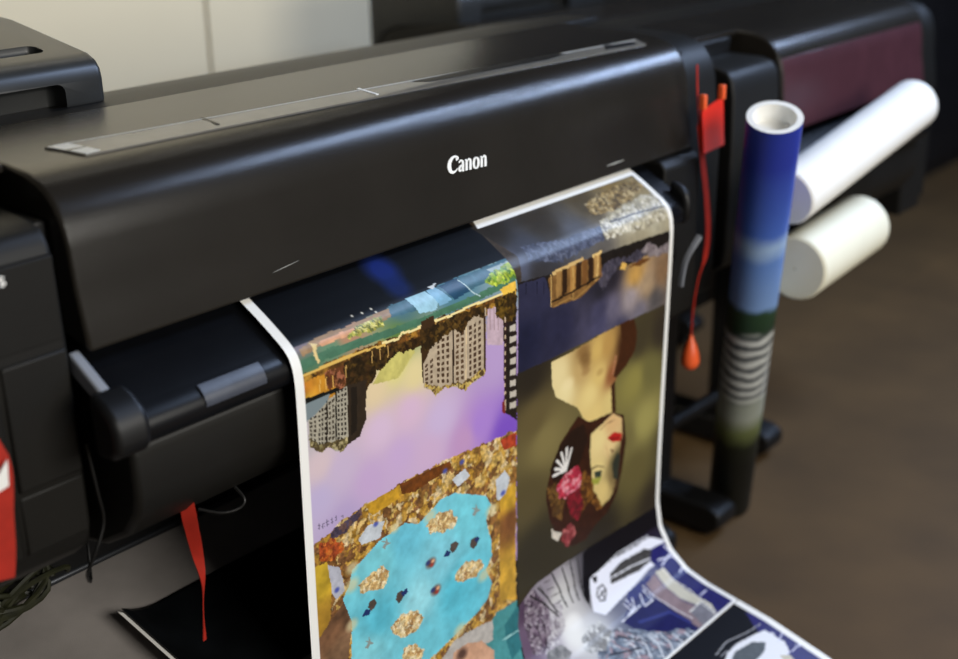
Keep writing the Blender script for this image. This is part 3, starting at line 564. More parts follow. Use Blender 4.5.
('p',(215,170,85),[(690.3,186.1),(695.4,175.6),(709.9,182.8),(704.7,191.6)],0),
('p',(100,62,28),[(713.1,188.7),(753.4,185.4),(783.5,191.3),(748.2,196.1)],0.1),
('v',[(120,108,110),(90,80,80),(150,138,138)],[(746.5,168.2),(775.5,161.6),(806.7,177.9),(837.0,173.1),(841.9,195.5),(777.4,189.7)],4,0.2),
('p',(120,85,45),[(501.8,151.0),(635.3,147.2),(640.6,184.7),(582.7,205.3),(511.4,201.3)],0.2),
('p',(200,165,105),[(512.4,144.5),(591.1,141.0),(593.0,146.3),(514.0,151.1)],0),
('p',(215,180,115),[(614.3,143.6),(641.2,142.2),(640.7,146.9),(616.4,148.9)],0),
('p',(150,112,62),[(521.9,147.5),(534.3,147.6),(533.6,185.5),(521.1,188.5)],0.1),
('p',(45,28,16),[(536.8,147.4),(549.3,147.5),(548.7,185.7),(536.1,188.7)],0.1),
('p',(165,120,62),[(556.9,147.3),(569.7,147.4),(569.2,185.9),(556.4,188.9)],0.1),
('p',(50,30,16),[(572.3,147.2),(585.1,147.3),(584.8,186.0),(571.9,189.0)],0.1),
('p',(110,72,36),[(587.7,147.2),(600.8,147.3),(600.5,186.2),(587.5,189.2)],0.1),
('p',(45,28,18),[(603.4,147.1),(616.6,147.2),(616.4,186.3),(603.2,189.4)],0.1),
('p',(170,130,75),[(619.3,147.0),(632.6,147.1),(632.5,186.5),(619.2,189.5)],0.1),
('l',(215,175,105),[(509.4,148.4),(508.8,197.3)],1.3),
('l',(190,150,85),[(564.1,151.6),(564.5,203.4)],1.4),
('l',(220,180,110),[(630.2,144.3),(626.9,181.1)],1.4),
('l',(30,20,14),[(511.2,191.6),(561.6,189.6),(635.1,183.3)],2.2),
('l',(150,112,60),[(518.8,200.2),(556.7,198.0),(567.1,204.2),(608.7,192.7)],2),
('l',(20,20,34),[(450.2,143.5),(448.3,161.3)],1.2),
('l',(20,20,34),[(475.3,150.2),(474.5,168.6)],1.2),
('l',(20,20,34),[(491.6,154.5),(491.4,173.3)],1.2),
('g',[(460.0,294.4,(40,34,26)),(474.3,374.8,(95,82,50)),(459.7,508.5,(85,74,45)),(500.8,419.3,(125,112,68)),(479.0,608.0,(50,44,28)),(759.2,330.4,(62,54,36)),(749.9,401.0,(138,128,66)),(788.0,490.3,(152,142,80)),(795.6,397.7,(105,98,55)),(827.1,333.0,(50,42,32)),(763.0,578.4,(95,85,48)),(832.7,667.7,(45,38,28)),(660.1,652.6,(42,36,26)),(545.8,620.1,(50,44,28)),(727.5,506.1,(110,100,58)),(857.7,555.9,(80,72,42))],[(428.6,282.2),(516.6,284.9),(711.2,283.5),(847.8,287.4),(874.5,685.0),(660.6,672.5),(546.2,669.7),(434.3,687.8)],0.0),
('g',[(530.6,318.1,(226,206,150)),(552.7,351.3,(230,212,155)),(588.9,332.4,(190,158,100)),(601.0,307.0,(150,118,70)),(633.8,308.8,(205,170,95)),(645.0,356.5,(215,185,110)),(618.8,383.1,(225,200,130)),(664.5,309.8,(180,140,75)),(677.0,412.6,(215,190,120)),(635.0,424.9,(220,192,120)),(714.3,325.4,(60,32,16)),(679.7,368.2,(140,85,50)),(727.9,311.7,(60,36,18))],[(511.8,291.6),(573.5,289.6),(654.4,283.9),(702.6,284.5),(738.7,298.9),(749.9,327.6),(737.0,352.6),(697.4,372.3),(686.9,388.7),(690.4,439.6),(685.7,456.4),(636.7,452.9),(607.4,427.4),(586.6,394.8),(553.5,372.4),(526.8,354.3),(515.7,330.0)],0.0),
('b',(120,84,44),(595.2,298.3),(13.7,8.7),0.5),
('b',(105,72,36),(601.3,312.3),(12.4,7.9),0.5),
('b',(112,78,40),(604.6,323.7),(11.1,7.1),0.5),
('b',(140,102,58),(605.3,336.2),(9.7,6.2),0.5),
('b',(150,112,62),(644.7,351.0),(8.6,5.5),0.4),
('b',(236,216,165),(557.5,342.6),(13.4,8.8),0.5),
('p',(62,32,14),[(696.7,282.7),(737.5,284.3),(748.7,312.7),(745.3,344.3),(720.3,365.3),(691.9,377.7),(682.8,371.0),(695.3,342.7),(705.0,317.2)],0.1),
('l',(190,130,95),[(689.1,337.1),(682.6,367.3)],1.5),
('p',(60,34,18),[(678.2,387.5),(689.2,380.4),(696.4,441.7),(685.2,448.8)],0),
('p',(52,26,14),[(587.3,409.3),(621.5,432.7),(684.4,437.4),(721.2,456.3),(730.6,507.3),(721.9,561.7),(709.0,599.3),(683.1,627.5),(647.8,635.4),(616.3,652.3),(579.3,646.9),(540.3,617.6),(517.7,570.0),(506.3,528.4),(508.4,507.6),(520.7,473.1),(540.6,441.6)],0.2),
('p',(35,20,12),[(540.7,445.3),(572.0,428.6),(604.7,430.1),(617.6,464.1),(596.8,496.3),(559.1,514.1),(526.8,508.0),(515.6,478.2)],0.1),
('g',[(652.3,477.3,(228,205,140)),(649.2,532.3,(222,198,130)),(682.4,498.2,(225,195,135)),(686.1,462.2,(215,175,120)),(666.0,577.4,(215,188,118)),(705.2,535.7,(90,80,50)),(697.7,561.6,(120,100,62))],[(625.6,456.1),(650.7,450.8),(687.5,440.4),(715.5,459.9),(717.8,494.8),(713.3,519.7),(712.3,554.0),(705.0,584.0),(688.1,602.2),(664.6,607.8),(640.2,585.7),(632.6,544.4),(624.7,494.4)],0.0),
('p',(180,35,30),[(672.7,481.4),(693.0,477.8),(717.4,488.9),(715.3,503.3),(688.0,494.8)],0),
('l',(205,165,110),[(670.5,495.5),(680.7,522.2),(675.6,535.3)],1.2),
('l',(60,34,20),[(625.9,522.9),(645.9,523.4),(666.7,533.7)],1.6),
('l',(70,40,24),[(715.2,501.4),(714.2,535.4),(709.9,564.6),(696.4,590.1)],2),
('l',(150,110,70),[(651.2,458.4),(668.1,453.6),(691.5,454.8)],1.4),
('p',(110,20,20),[(678.6,483.7),(711.7,494.4),(711.9,496.3),(684.8,489.8)],0),
('p',(95,60,35),[(682.8,505.9),(695.0,512.6),(689.2,516.0)],0),
('p',(50,60,48),[(637.7,531.4),(661.0,537.1),(658.7,549.5),(641.1,544.1)],0),
('p',(150,150,60),[(632.5,542.4),(661.7,550.7),(650.5,559.4),(635.9,555.2)],0.1),
('p',(45,48,38),[(690.4,537.5),(704.3,520.0),(713.9,529.5),(710.6,576.6),(695.0,566.3)],0.1),
('v',[(110,70,25),(150,100,40),(80,45,20),(60,32,16)],[(608.7,515.9),(632.4,540.5),(639.5,570.0),(664.6,607.8),(647.2,611.9),(628.4,580.6),(606.2,593.9),(578.3,596.9),(584.7,543.2)],4,0.2),
('v',[(120,85,40),(80,55,26),(60,36,18)],[(508.4,507.6),(537.5,508.8),(554.7,549.1),(550.4,584.5),(523.0,568.7)],5,0.2),
('l',(225,220,212),[(558.5,495.6),(533.7,469.4)],3.4),
('l',(225,220,212),[(558.5,495.6),(545.2,459.6)],3.4),
('l',(225,220,212),[(558.5,495.6),(559.5,456.1)],3.4),
('l',(225,220,212),[(558.5,495.6),(571.9,462.8)],3.4),
('l',(225,220,212),[(558.5,495.6),(529.3,482.0)],3.4),
('l',(225,220,212),[(558.5,495.6),(524.8,492.7)],3.4),
('v',[(190,40,60),(215,110,130),(150,25,45),(230,160,165)],[(532.3,513.9),(558.7,503.0),(585.9,499.3),(603.3,521.1),(598.7,545.3),(576.7,551.0),(543.7,540.7)],4.5,0.1),
('v',[(140,28,42),(110,30,36),(80,24,26)],[(560.0,544.0),(598.7,545.3),(611.4,582.9),(595.3,604.4),(572.4,586.7)],4.5,0.2),
('v',[(150,60,66),(190,110,105),(110,40,40)],[(550.9,603.6),(578.4,600.7),(590.3,628.9),(568.0,641.7),(548.6,625.1)],4.5,0.2),
('p',(205,195,180),[(520.8,586.2),(531.8,598.7),(551.0,607.4),(540.3,621.4),(523.9,606.3)],0.1),
('g',[(813.5,689.6,(28,22,36)),(686.6,693.4,(14,12,20)),(649.7,724.5,(12,10,16)),(712.6,794.7,(120,120,135)),(489.3,687.1,(140,132,140)),(453.7,706.1,(72,52,72)),(533.8,726.5,(195,192,188)),(526.6,788.8,(222,220,214)),(467.0,766.1,(160,150,160)),(432.9,758.0,(95,75,95)),(562.6,820.2,(200,200,200)),(815.6,862.1,(40,40,95)),(730.9,894.3,(45,42,85)),(731.0,830.3,(70,70,120)),(620.2,864.0,(90,95,115))],[(434.0,689.4),(478.9,673.2),(546.2,669.7),(660.5,674.4),(874.8,683.1),(856.5,737.8),(853.7,814.8),(843.2,929.4),(580.7,930.9),(533.1,943.0),(394.6,824.3)],0.0),
('v',[(50,36,48),(90,72,88),(130,115,125),(170,160,165)],[(447.7,685.3),(474.8,680.3),(503.2,722.9),(490.0,759.6),(448.9,785.3),(430.5,774.9),(437.9,734.1)],2.6,0.2),
('v',[(150,142,148),(185,180,182),(120,110,118),(205,200,198)],[(503.2,722.9),(533.8,726.5),(521.3,765.9),(473.9,789.5),(448.9,785.3),(490.0,759.6)],2.6,0.1),
('l',(30,28,28),[(485.1,681.6),(506.0,709.6),(518.6,741.1)],2.3),
('l',(30,28,28),[(524.2,674.4),(538.6,710.4),(543.0,741.8)],2.3),
('l',(30,28,28),[(551.3,675.9),(560.2,713.2),(559.5,742.3)],2.3),
('l',(30,28,28),[(573.7,675.0),(577.8,710.2),(574.2,745.6)],2.3),
('l',(30,28,28),[(593.6,674.7),(594.4,712.3),(589.1,748.9)],2.3),
('l',(30,28,28),[(463.2,685.6),(496.6,716.0),(515.0,746.5)],2.3),
('l',(70,66,66),[(501.4,680.2),(517.1,682.1)],1.2),
('l',(70,66,66),[(506.3,695.2),(524.6,698.3)],1.2),
('l',(70,66,66),[(513.7,711.5),(537.9,713.7)],1.2),
('l',(70,66,66),[(521.7,728.1),(538.0,728.5)],1.2),
('l',(70,66,66),[(562.5,675.4),(613.3,676.1)],1.2),
('l',(70,66,66),[(490.6,680.6),(501.8,703.9)],1.2),
('p',(12,10,16),[(610.9,673.1),(660.5,674.4),(874.8,683.1),(867.4,722.2),(808.2,717.0),(728.0,717.4),(667.4,725.0),(617.5,728.6),(594.3,762.5),(587.2,751.7),(603.0,712.5)],0.1),
('p',(222,222,230),[(619.4,725.8),(662.6,722.8),(727.3,721.0),(803.0,728.7),(835.0,748.6),(809.5,778.2),(767.6,774.7),(714.2,782.3),(658.8,787.6),(610.5,793.4),(592.7,777.5),(598.7,764.6),(607.8,742.8)],0.0),
('p',(62,60,60),[(668.5,740.7),(709.7,734.4),(777.6,741.3),(794.9,748.9),(783.0,765.3),(743.1,766.9),(685.5,759.9),(660.8,756.1)],0.1),
('l',(105,103,100),[(679.8,742.0),(674.0,754.6)],0.9),
('l',(105,103,100),[(695.6,743.4),(689.7,756.1)],0.9),
('l',(105,103,100),[(711.6,744.9),(705.7,757.6)],0.9),
('l',(105,103,100),[(727.7,746.4),(721.8,759.2)],0.9),
('l',(105,103,100),[(744.0,747.9),(738.0,760.7)],0.9),
('l',(105,103,100),[(760.5,749.4),(754.4,762.3)],0.9),
('l',(105,103,100),[(777.2,750.9),(771.0,763.9)],0.9),
('l',(230,230,235),[(666.8,747.5),(728.2,752.4),(782.7,761.2)],1.4),
('l',(190,190,195),[(662.6,722.8),(706.3,717.5),(774.6,722.3),(799.1,725.0)],1.8),
('l',(60,58,60),[(702.4,721.5),(771.8,726.9)],1.4),
('b',(230,230,232),(806.3,755.9),(7.5,4.5),1.0),
('l',(225,225,230),[(803.3,764.5),(841.8,757.6)],2.7),
('p',(30,28,30),[(623.9,727.8),(638.0,728.6),(631.1,738.6),(623.4,737.0)],0),
('l',(35,33,35),[(627.5,748.2),(641.7,749.2),(641.5,762.3),(630.5,772.4),(619.2,768.7),(618.4,757.1),(627.5,748.2)],2.0),
('l',(35,33,35),[(620.9,762.0),(644.5,758.0)],2.0),
('l',(35,33,35),[(632.2,754.2),(631.1,768.7)],2.0),
('l',(40,38,40),[(589.4,752.8),(594.8,770.2)],1.4),
('p',(40,42,98),[(686.2,785.0),(725.2,783.7),(757.9,783.1),(736.3,807.2),(697.1,808.2),(659.3,800.8)],0.1),
('p',(36,34,92),[(796.0,747.4),(845.2,753.0),(856.3,807.0),(842.5,921.5),(793.7,921.6),(796.2,874.2),(796.0,812.0),(783.8,783.2),(778.1,763.1)],0.1),
('l',(215,215,235),[(828.3,757.6),(837.6,774.3),(797.0,783.2)],1.8),
('l',(215,215,235),[(832.9,781.1),(844.5,805.4),(822.5,812.3)],1.8),
('l',(215,215,235),[(797.1,771.9),(832.9,781.1)],1.8),
('l',(215,215,235),[(801.0,871.2),(824.2,869.5)],1.8),
('p',(192,186,168),[(771.2,785.6),(796.1,789.5),(795.5,853.2),(798.7,897.8),(780.6,917.1),(755.6,916.0),(777.1,886.1),(766.6,850.3)],0.0),
('p',(135,115,118),[(733.9,792.7),(767.9,788.4),(765.5,855.4),(772.4,889.0),(748.2,916.4),(726.4,917.7),(725.3,868.8)],0.1),
('p',(120,118,125),[(749.2,882.7),(794.2,879.6),(785.3,914.3),(736.4,919.6)],0.1),
('l',(205,200,200),[(724.8,792.3),(733.0,837.7),(738.2,893.9)],1.8),
('l',(225,222,215),[(749.2,882.7),(786.6,880.2),(780.6,917.1)],1.6),
('l',(230,225,215),[(792.0,787.4),(799.9,850.3),(785.3,914.3)],1.4),
('p',(30,30,82),[(671.8,803.2),(724.4,800.9),(730.9,848.0),(730.9,894.3),(716.5,915.7),(672.7,890.5),(636.1,852.8),(628.7,819.1)],0.1),
('l',(50,56,120),[(655.6,839.0),(721.5,858.7),(726.3,897.2)],4.1),
('l',(215,215,225),[(670.2,793.8),(673.4,812.7),(649.4,817.3)],1.6),
('l',(215,215,225),[(684.7,797.2),(673.5,817.6)],1.6),
('l',(215,215,225),[(718.5,797.8),(720.1,822.3),(695.3,821.9),(706.4,800.1)],1.6),
('l',(215,215,225),[(660.4,797.1),(666.4,818.2)],1.6),
('l',(215,215,225),[(628.7,819.1),(687.7,816.3)],1.6),
('v',[(150,160,172),(95,105,120),(205,212,218),(60,66,82),(170,140,145),(120,135,150)],[(611.3,823.1),(640.0,850.1),(670.4,881.8),(712.8,905.7),(707.6,921.3),(646.4,919.8),(539.3,948.6),(471.6,887.6),(532.6,838.5),(582.5,813.6)],4.5,0.1),
('l',(225,228,232),[(598.8,847.3),(599.9,865.6),(583.2,889.2)],1.6),
('l',(225,228,232),[(619.2,858.4),(618.0,877.8),(598.6,903.0)],1.6),
('l',(225,228,232),[(638.4,870.2),(636.3,890.0),(614.2,916.8)],1.6),
('l',(225,228,232),[(657.5,882.1),(654.7,902.3),(629.7,930.6)],1.6),
('l',(225,228,232),[(676.7,894.1),(673.1,914.7),(645.3,944.5)],1.6),
('l',(225,228,232),[(696.1,906.1),(691.7,927.2),(661.0,958.4)],1.6),
('v',[(195,195,192),(150,150,150),(222,222,220),(120,118,116)],[(567.1,790.6),(592.3,794.0),(594.9,822.2),(553.0,840.3),(521.4,830.0),(528.7,800.1)],5,0.1),
('p',(120,118,116),[(457.8,784.4),(492.0,787.7),(498.7,807.5),(445.5,837.9),(401.2,829.3)],0.3),
('l',(35,40,48),[(596.1,834.2),(620.2,864.0)],2.7),
('l',(40,42,55),[(549.6,851.3),(603.6,875.3)],2.7),
('b',(232,230,226),(540.8,770.0),(16.1,11.7),0.7),
('p',(238,236,230),[(0,0),(15,0),(15,932.5),(0,932.5)],0),
('p',(238,236,230),[(836,0),(847,0),(847,932.5),(836,932.5)],0),
('p',(238,236,230),[(445.4,0),(847,0),(847,33.2),(434.6,33.2)],0),
('p',(238,236,230),[(0,918.5),(847,918.5),(847,932.5),(0,932.5)],0)]
ART2=[('p',(14,14,20),[(0,0),(847,0),(847,700),(0,700)],0.1),
('p',(45,42,100),[(828.3,25.1),(841.8,58.0),(855.9,181.4),(850.2,244.2),(737.2,186.3),(781.6,122.6),(795.4,74.4)],0.1),
('p',(225,225,228),[(671.3,72.1),(712.9,58.7),(751.2,59.9),(790.2,67.2),(814.0,73.8),(815.7,93.3),(817.4,112.5),(802.9,130.6),(756.9,140.4),(680.9,140.9),(632.5,101.9)],0.0),
('p',(80,84,86),[(679.7,78.8),(722.4,67.0),(768.3,73.9),(789.1,90.2),(764.6,100.3),(708.1,101.5)],0.1),
('l',(175,175,178),[(690.5,48.5),(732.4,43.2),(785.0,56.2),(820.4,60.0)],1.2),
('l',(150,150,155),[(686.6,54.8),(758.4,59.6)],1),
('b',(225,225,228),(815.6,87.2),(4.6,3.8),1.0),
('l',(215,215,235),[(806.9,104.3),(848.8,95.0)],1.3),
('l',(215,215,235),[(825.0,130.4),(853.5,134.9),(852.0,151.7)],1.2),
('l',(215,215,235),[(790.4,129.6),(833.2,133.9)],1.2),
('p',(192,186,165),[(781.6,122.6),(796.3,134.2),(789.5,157.7),(764.3,152.0)],0),
('p',(238,236,230),[(834,-20),(850,-20),(850,700),(834,700)],0),
('p',(238,236,230),[(0,-20),(15,-20),(15,700),(0,700)],0)]
# ------------------------------------------------------------ the room
def struct(name, bm, m): return tag(bmobj(name, bm, m, smooth=False), kind='structure')
def sbox(name, *a):
    bm = bmesh.new(); add_box(bm, *a[:6]); return struct(name, bm, a[6])
sbox('floor', -3, 6, -3.5, 1.9, -.1, 0, 'floor')
for n, (a, b) in enumerate(((-3, -.03), (-.02, 1.575), (1.585, 2.75))):
    pass
sbox('wall_back', -3, 6, 1.82, 1.9, 0, 2.9, 'seam')
bm = bmesh.new()
for a, b in ((-3, -.02), (-.01, 1.577), (1.589, 2.75)): add_box(bm, a, b, 1.8, 1.82, .1, 2.9)
struct('trim_1', bm, 'wall')
sbox('trim_2', 2.76, 6, 1.79, 1.82, 0, 2.9, 'darkwall')
sbox('wall_right', 5.9, 6, -3.5, 1.9, 0, 2.9, 'darkwall')
sbox('ceiling', -3, 6, -3.5, 1.9, 2.9, 3.0, 'ceiling')
# ------------------------------------------------------------ printers
HP = [(0, .90), (.006, .94), (.012, .972), (.016, 1.017), (.020, 1.034), (.026, 1.050), (.035, 1.064), (.047, 1.076), (.062, 1.084), (.085, 1.0905), (.12, 1.094), (.24, 1.097), (.297, 1.0985)]
def hz(y): return float(np.interp(y, [p[0] for p in HP], [p[1] for p in HP]))
def hy(z): return float(np.interp(z, [p[1] for p in HP], [p[0] for p in HP]))
PROF = [(.03, .905), (.008, .893), (-.016, .880), (-.040, .8655), (-.058, .854), (-.070, .843), (-.0765, .828), (-.079, .805), (-.079, .75), (-.077, .62), (-.075, .49), (-.074, .35), (-.0745, .289), (-.083, .24), (-.107, .2), (-.143, .172), (-.185, .159), (-.248, .148)]
PROF2 = [(-.248, .146), (-.312, .135), (-.429, .104), (-.55, .062), (-.70, .022), (-.85, .004)]
def control_box(root, x0, x1, m='box', h=1.):
    pf = [(.35, 1.088), (.35, 1.125), (.353, 1.140), (.362, 1.151), (.378, 1.158), (.56, 1.188), (.62, 1.192), (.645, 1.185), (.65, 1.17), (.65, 1.0), (.612, 1.0), (.606, 1.040), (.56, 1.064)]
    return prism('control_panel', [(y, 1.088 + (z - 1.088) * (h if z > 1.088 else 1)) for y, z in pf], x0, x1, m, root, bevel=.010)
def printer(root, L, lw, rw, hoodm='hood', lbox=None, boxh=1.):
    h = prism('hood', HP + [(.297, 1.0), (.06, .915)], 0, L, hoodm, root, bevel=.005)
    # main casing behind and under the hood
    prism('rear_casing', [(.300, .64), (.300, 1.096), (.375, 1.0935), (.56, 1.062), (.60, 1.04), (.61, 1.0), (.61, .64)], -lw, L + rw, 'body', root)
    prism('lower_casing', [(-.048, .800), (-.052, .785), (-.052, .735), (-.046, .71), (-.02, .675), (.03, .645), (.1, .628), (.298, .628), (.298, .86), (.08, .86), (.0, .83)], .004, L - .12, 'body', root, bevel=.008)
    prism('output_platen', [(.16, .93), (.05, .9035), (-.0160, .8690), (-.0480, .8500), (-.06, .8395), (-.04, .83), (.16, .85)], .004, L - .125, 'gloss', root, bevel=.001)
    gp = [(-.045, .8515), (-.057, .8435), (-.0655, .836), (-.0705, .827), (-.0715, .816), (-.069, .808), (-.062, .803), (-.045, .803), (-.04, .83)]
    g = prism('output_guide', gp, .012, L - .13, 'gloss', root, bevel=.0015)
    prism('top_plate', [(.125, 1.085), (.125, 1.0945), (.24, 1.097), (.299, 1.0985), (.299, 1.085)], -lw, -.0005, 'hood', root, .001)
    ly = lambda d: [(max(y + d, d), z - .012) for y, z in HP]
    prism('side_column', [(-.018, .60), (-.018, .885), (-.006, .898), (.298, .898), (.298, .60)], L - .118, L - .002, 'body', root, bevel=.005)
    prism('rear_panel', [(.298, .40), (.298, .66), (.31, .66), (.31, .40)], -lw, L + rw, 'dark', root, .001)
    box('inner_block', -lw, -.026, .12, .298, .9, 1.084, 'dark', root)
    prism('left_housing', [(.006, .70), (.004, .9), (.008, 1.0), (.013, 1.030), (.024, 1.045), (.045, 1.052), (.119, 1.055), (.119, .9), (.29, .89), (.29, .64), (.05, .64), (.012, .67)], -lw, -.022, 'body', root, bevel=.006)
    prism('right_housing', [(.012, .60)] + ly(.012) + [(.298, .60)], L + .012, L + rw, 'body', root, bevel=.006)
    box('inner_rib', -.024, -.002, .05, .29, .66, 1.045, 'dark', root); box('inner_rib', L - .002, L + .014, .04, .29, .62, 1.07, 'dark', root)
    for x in (-.30 if lw > .3 else -lw / 2 - .06, L - .05 if L > .8 else L - .46):
        lg = box('stand_leg', x, x + .06, .16, .28, .09, .64, 'dark', root, .01)
        q = .10 if L < .8 and x > 0 else 0; ft = prism('stand_foot', [(.02 + q, .05), (q, .07), (q, .10), (.03 + q, .115), (.52, .115), (.56, .10), (.56, .07), (.54, .05)], x - .008, x + .068, 'dark', root, .008)
        for y in (.06 + q, .48):
            bm = bmesh.new(); tube(bm, [(x + .01, y, .026), (x + .05, y, .026)], .026, 18); bmobj('caster', bm, 'gloss', ft)
    tubeobj('cross_bar', [(-.25 if lw > .3 else -lw / 2 - .02, .22, .2), (L - .02 if L > .8 else L - .44, .22, .2)], .016, 'dark', root)
    if lbox: return h, control_box(root, *lbox, h=boxh)
    return h, None
A = tag(empty('large_format_printer', (0, 0, 0)), 'wide black large format printer in the foreground feeding out the colourful glossy prints', 'printer', 'large format printers')
hood, cb = printer(A, 1.25, .55, .118, lbox=(-.4, .287))
cut(cb, [(-.36, .225, .30, .385, 1.05, 1.126), (-.05, .235, .40, .435, 1.150, 1.3)])
# --- logo on the hood, drawn with strokes of changing width
def stroke_mesh(bm, pts, y, ox, oz, sx, sz, dy=.0012):
    P = smoothpts([(p[0], p[1], 0) for p in pts], 5); W = np.interp(np.linspace(0, len(pts) - 1, len(P)), range(len(pts)), [p[2] for p in pts]); rows = []
    for i, p in enumerate(P):
        d = P[min(i + 1, len(P) - 1)] - P[max(i - 1, 0)]; d = d.normalized() if d.length > 0 else Vector((1, 0, 0)); q = Vector((-d.y, d.x, 0)) * W[i] / 2
        r = []
        for s_ in (-1, 1):
            X = ox + (p.x + q.x * s_) * sx; Z = oz + (p.y + q.y * s_) * sz
            r.append(bm.verts.new((X, y(Z) - dy, Z))); r.append(bm.verts.new((X, y(Z) + .001, Z)))
        rows.append(r)
    for a, b in zip(rows, rows[1:]):
        for i, j in ((0, 2), (2, 3), (3, 1), (1, 0)): bm.faces.new((a[i], a[j], b[j], b[i]))
    bm.faces.new([rows[0][i] for i in (0, 1, 3, 2)]); bm.faces.new([rows[-1][i] for i in (0, 2, 3, 1)])
LOGO = []
def G(x, strokes): LOGO.extend([[(x + a, b, c) for a, b, c in s] for s in strokes])
G(0, [[(1.06, 1.02, .05), (1.12, 1.2, .16), (.95, 1.34, .14), (.62, 1.34, .2), (.28, 1.02, .36), (.2, .62, .4), (.34, .22, .32), (.62, .07, .2), (.9, .16, .12), (1.08, .34, .06)], [(.98, 1.3, .1), (.98, 1.12, .22), (.96, .98, .04)]])
a_ = [[(.1, .78, .14), (.28, .93, .13), (.48, .86, .18), (.53, .6, .25), (.52, .12, .25), (.66, .03, .1)], [(.5, .56, .06), (.26, .45, .18), (.13, .24, .24), (.26, .07, .16), (.5, .2, .06)]]
n_ = [[(.02, .9, .08), (.16, .86, .16), (.18, .6, .25), (.18, .0, .25)], [(.22, .7, .08), (.42, .92, .14), (.58, .8, .22), (.6, .5, .25), (.6, .0, .25)]]
o_ = [[(.42, .94, .1), (.22, .78, .22), (.16, .47, .26), (.22, .16, .22), (.42, .0, .1), (.62, .16, .22), (.68, .47, .26), (.62, .78, .22), (.42, .94, .1)]]
G(1.12, a_); G(1.86, n_); G(2.66, o_); G(3.52, n_)
bm = bmesh.new()
for s in LOGO: stroke_mesh(bm, s, hy, .6045, .9790, .0865 / 4.25, .0168)
for v in bm.verts: v.co.z -= (v.co.x - .6045) * .05; v.co.x += (v.co.z - .979) * .12
bmobj('logo', bm, 'logo', hood)
bm = bmesh.new()   # last letter of the model lettering on the left housing
stroke_mesh(bm, [(.8, .82, .2), (.5, .98, .22), (.2, .8, .26), (.35, .55, .26), (.65, .42, .26), (.8, .2, .26), (.5, .02, .22), (.15, .15, .2)], lambda z: .0043, -.0915, 1.002, .0095, .0095)
bmobj('lettering', bm, 'logo', A)
# --- clear inspection strip on the hood top with dark slots
bm = bmesh.new(); n = 40; rows = []
for i in range(n + 1):
    t = i / n; x = .068 + t * 1.115; yb = .152 - .068 * t ** .8; yf = .094 - .03 * t
    if i == 0: yb -= .0
    r = []
    for j in range(7):
        y = yf + (yb - yf) * j / 6; x_ = x + (1 - j / 6) * .016 * (1 - t) ** 8; r.append((bm.verts.new((x_, y, hz(y) + .0022)), bm.verts.new((x_, y, hz(y) - .001))))
    rows.append(r)
for a, b in zip(rows, rows[1:]):
    for j in range(6): bm.faces.new((a[j][0], b[j][0], b[j + 1][0], a[j + 1][0]))
    bm.faces.new((a[0][0], a[0][1], b[0][1], b[0][0])); bm.faces.new((a[6][0], b[6][0], b[6][1], a[6][1]))
for r in (rows[0], rows[-1]): bm.faces.new([q[0] for q in r] + [q[1] for q in r[::-1]])
strip = bmobj('window_strip', bm, 'strip', hood)
def decal(name, quads, m, parent, off=.003):
    bm = bmesh.new()
    for q in quads:
        tt = [bm.verts.new((x, y, hz(y) + off)) for x, y in q]; lo = [bm.verts.new((x, y, hz(y) + off - .0015)) for x, y in q]; bm.faces.new(tt); bm.faces.new(lo[::-1]); k = len(q)
        for i in range(k): bm.faces.new((tt[i], lo[i], lo[(i + 1) % k], tt[(i + 1) % k]))
    return bmobj(name, bm, m, parent, smooth=False)
decal('window_slot', [[(.66, .094), (.72, .088), (.93, .081), (.985, .088), (.97, .097), (.80, .104), (.64, .109)]], 'dark', strip)
decal('window_slot', [[(1.075, .073), (1.16, .069), (1.165, .079), (1.09, .088)]], 'dark', strip)
decal('retaining_clip', [[(.276, .100), (.281, .100), (.286, .139), (.281, .139)]], 'dark', strip)
decal('retaining_clip', [[(.543, .086), (.548, .086), (.550, .127), (.545, .127)]], 'logo', strip)
decal('strip_edge', [[(.070, .149), (.096, .147), (.106, .098), (.086, .096)]], 'tape', strip)
bm = bmesh.new()
def edge(t): return (.08 + t * 1.10, .152 - .068 * t ** .8)
pts = [Vector((edge(t)[0], edge(t)[1], hz(edge(t)[1]) + .002)) for t in np.linspace(0, 1, 40)]; tube(bm, pts, .0011, 6); bmobj('strip_edge', bm, 'scratch', strip)
# scratches and small lip on the hood front
def fscratch(x0, z0, x1, z1, w_): bm = bmesh.new(); stroke_mesh(bm, [(x0, z0, w_ * .2), ((x0 + x1) / 2, (z0 + z1) / 2, w_), (x1, z1, w_ * .2)], hy, 0, 0, 1, 1, .0006); return bmobj('scratch', bm, 'scratch', hood)
fscratch(.268, .923, .312, .9275, .0009); fscratch(.985, .9185, 1.035, .919, .003)
# --- seams of the left housing as real inset panels
prism('front_panel', [(.0045, .925), (.0045, 1.020), (.03, 1.022), (.03, .923)], -.5, -.026, 'body', A, .0015)
prism('front_panel', [(.001, .768), (.001, .915), (.03, .915), (.03, .768)], -.104, -.026, 'body', A, .003)
prism('front_panel', [(.003, .69), (.003, .917), (.03, .917), (.03, .69)], -.5, -.109, 'body', A, .003)
prism('front_panel', [(.004, .69), (.004, .762), (.03, .762), (.03, .69)], -.104, -.026, 'body', A, .003)
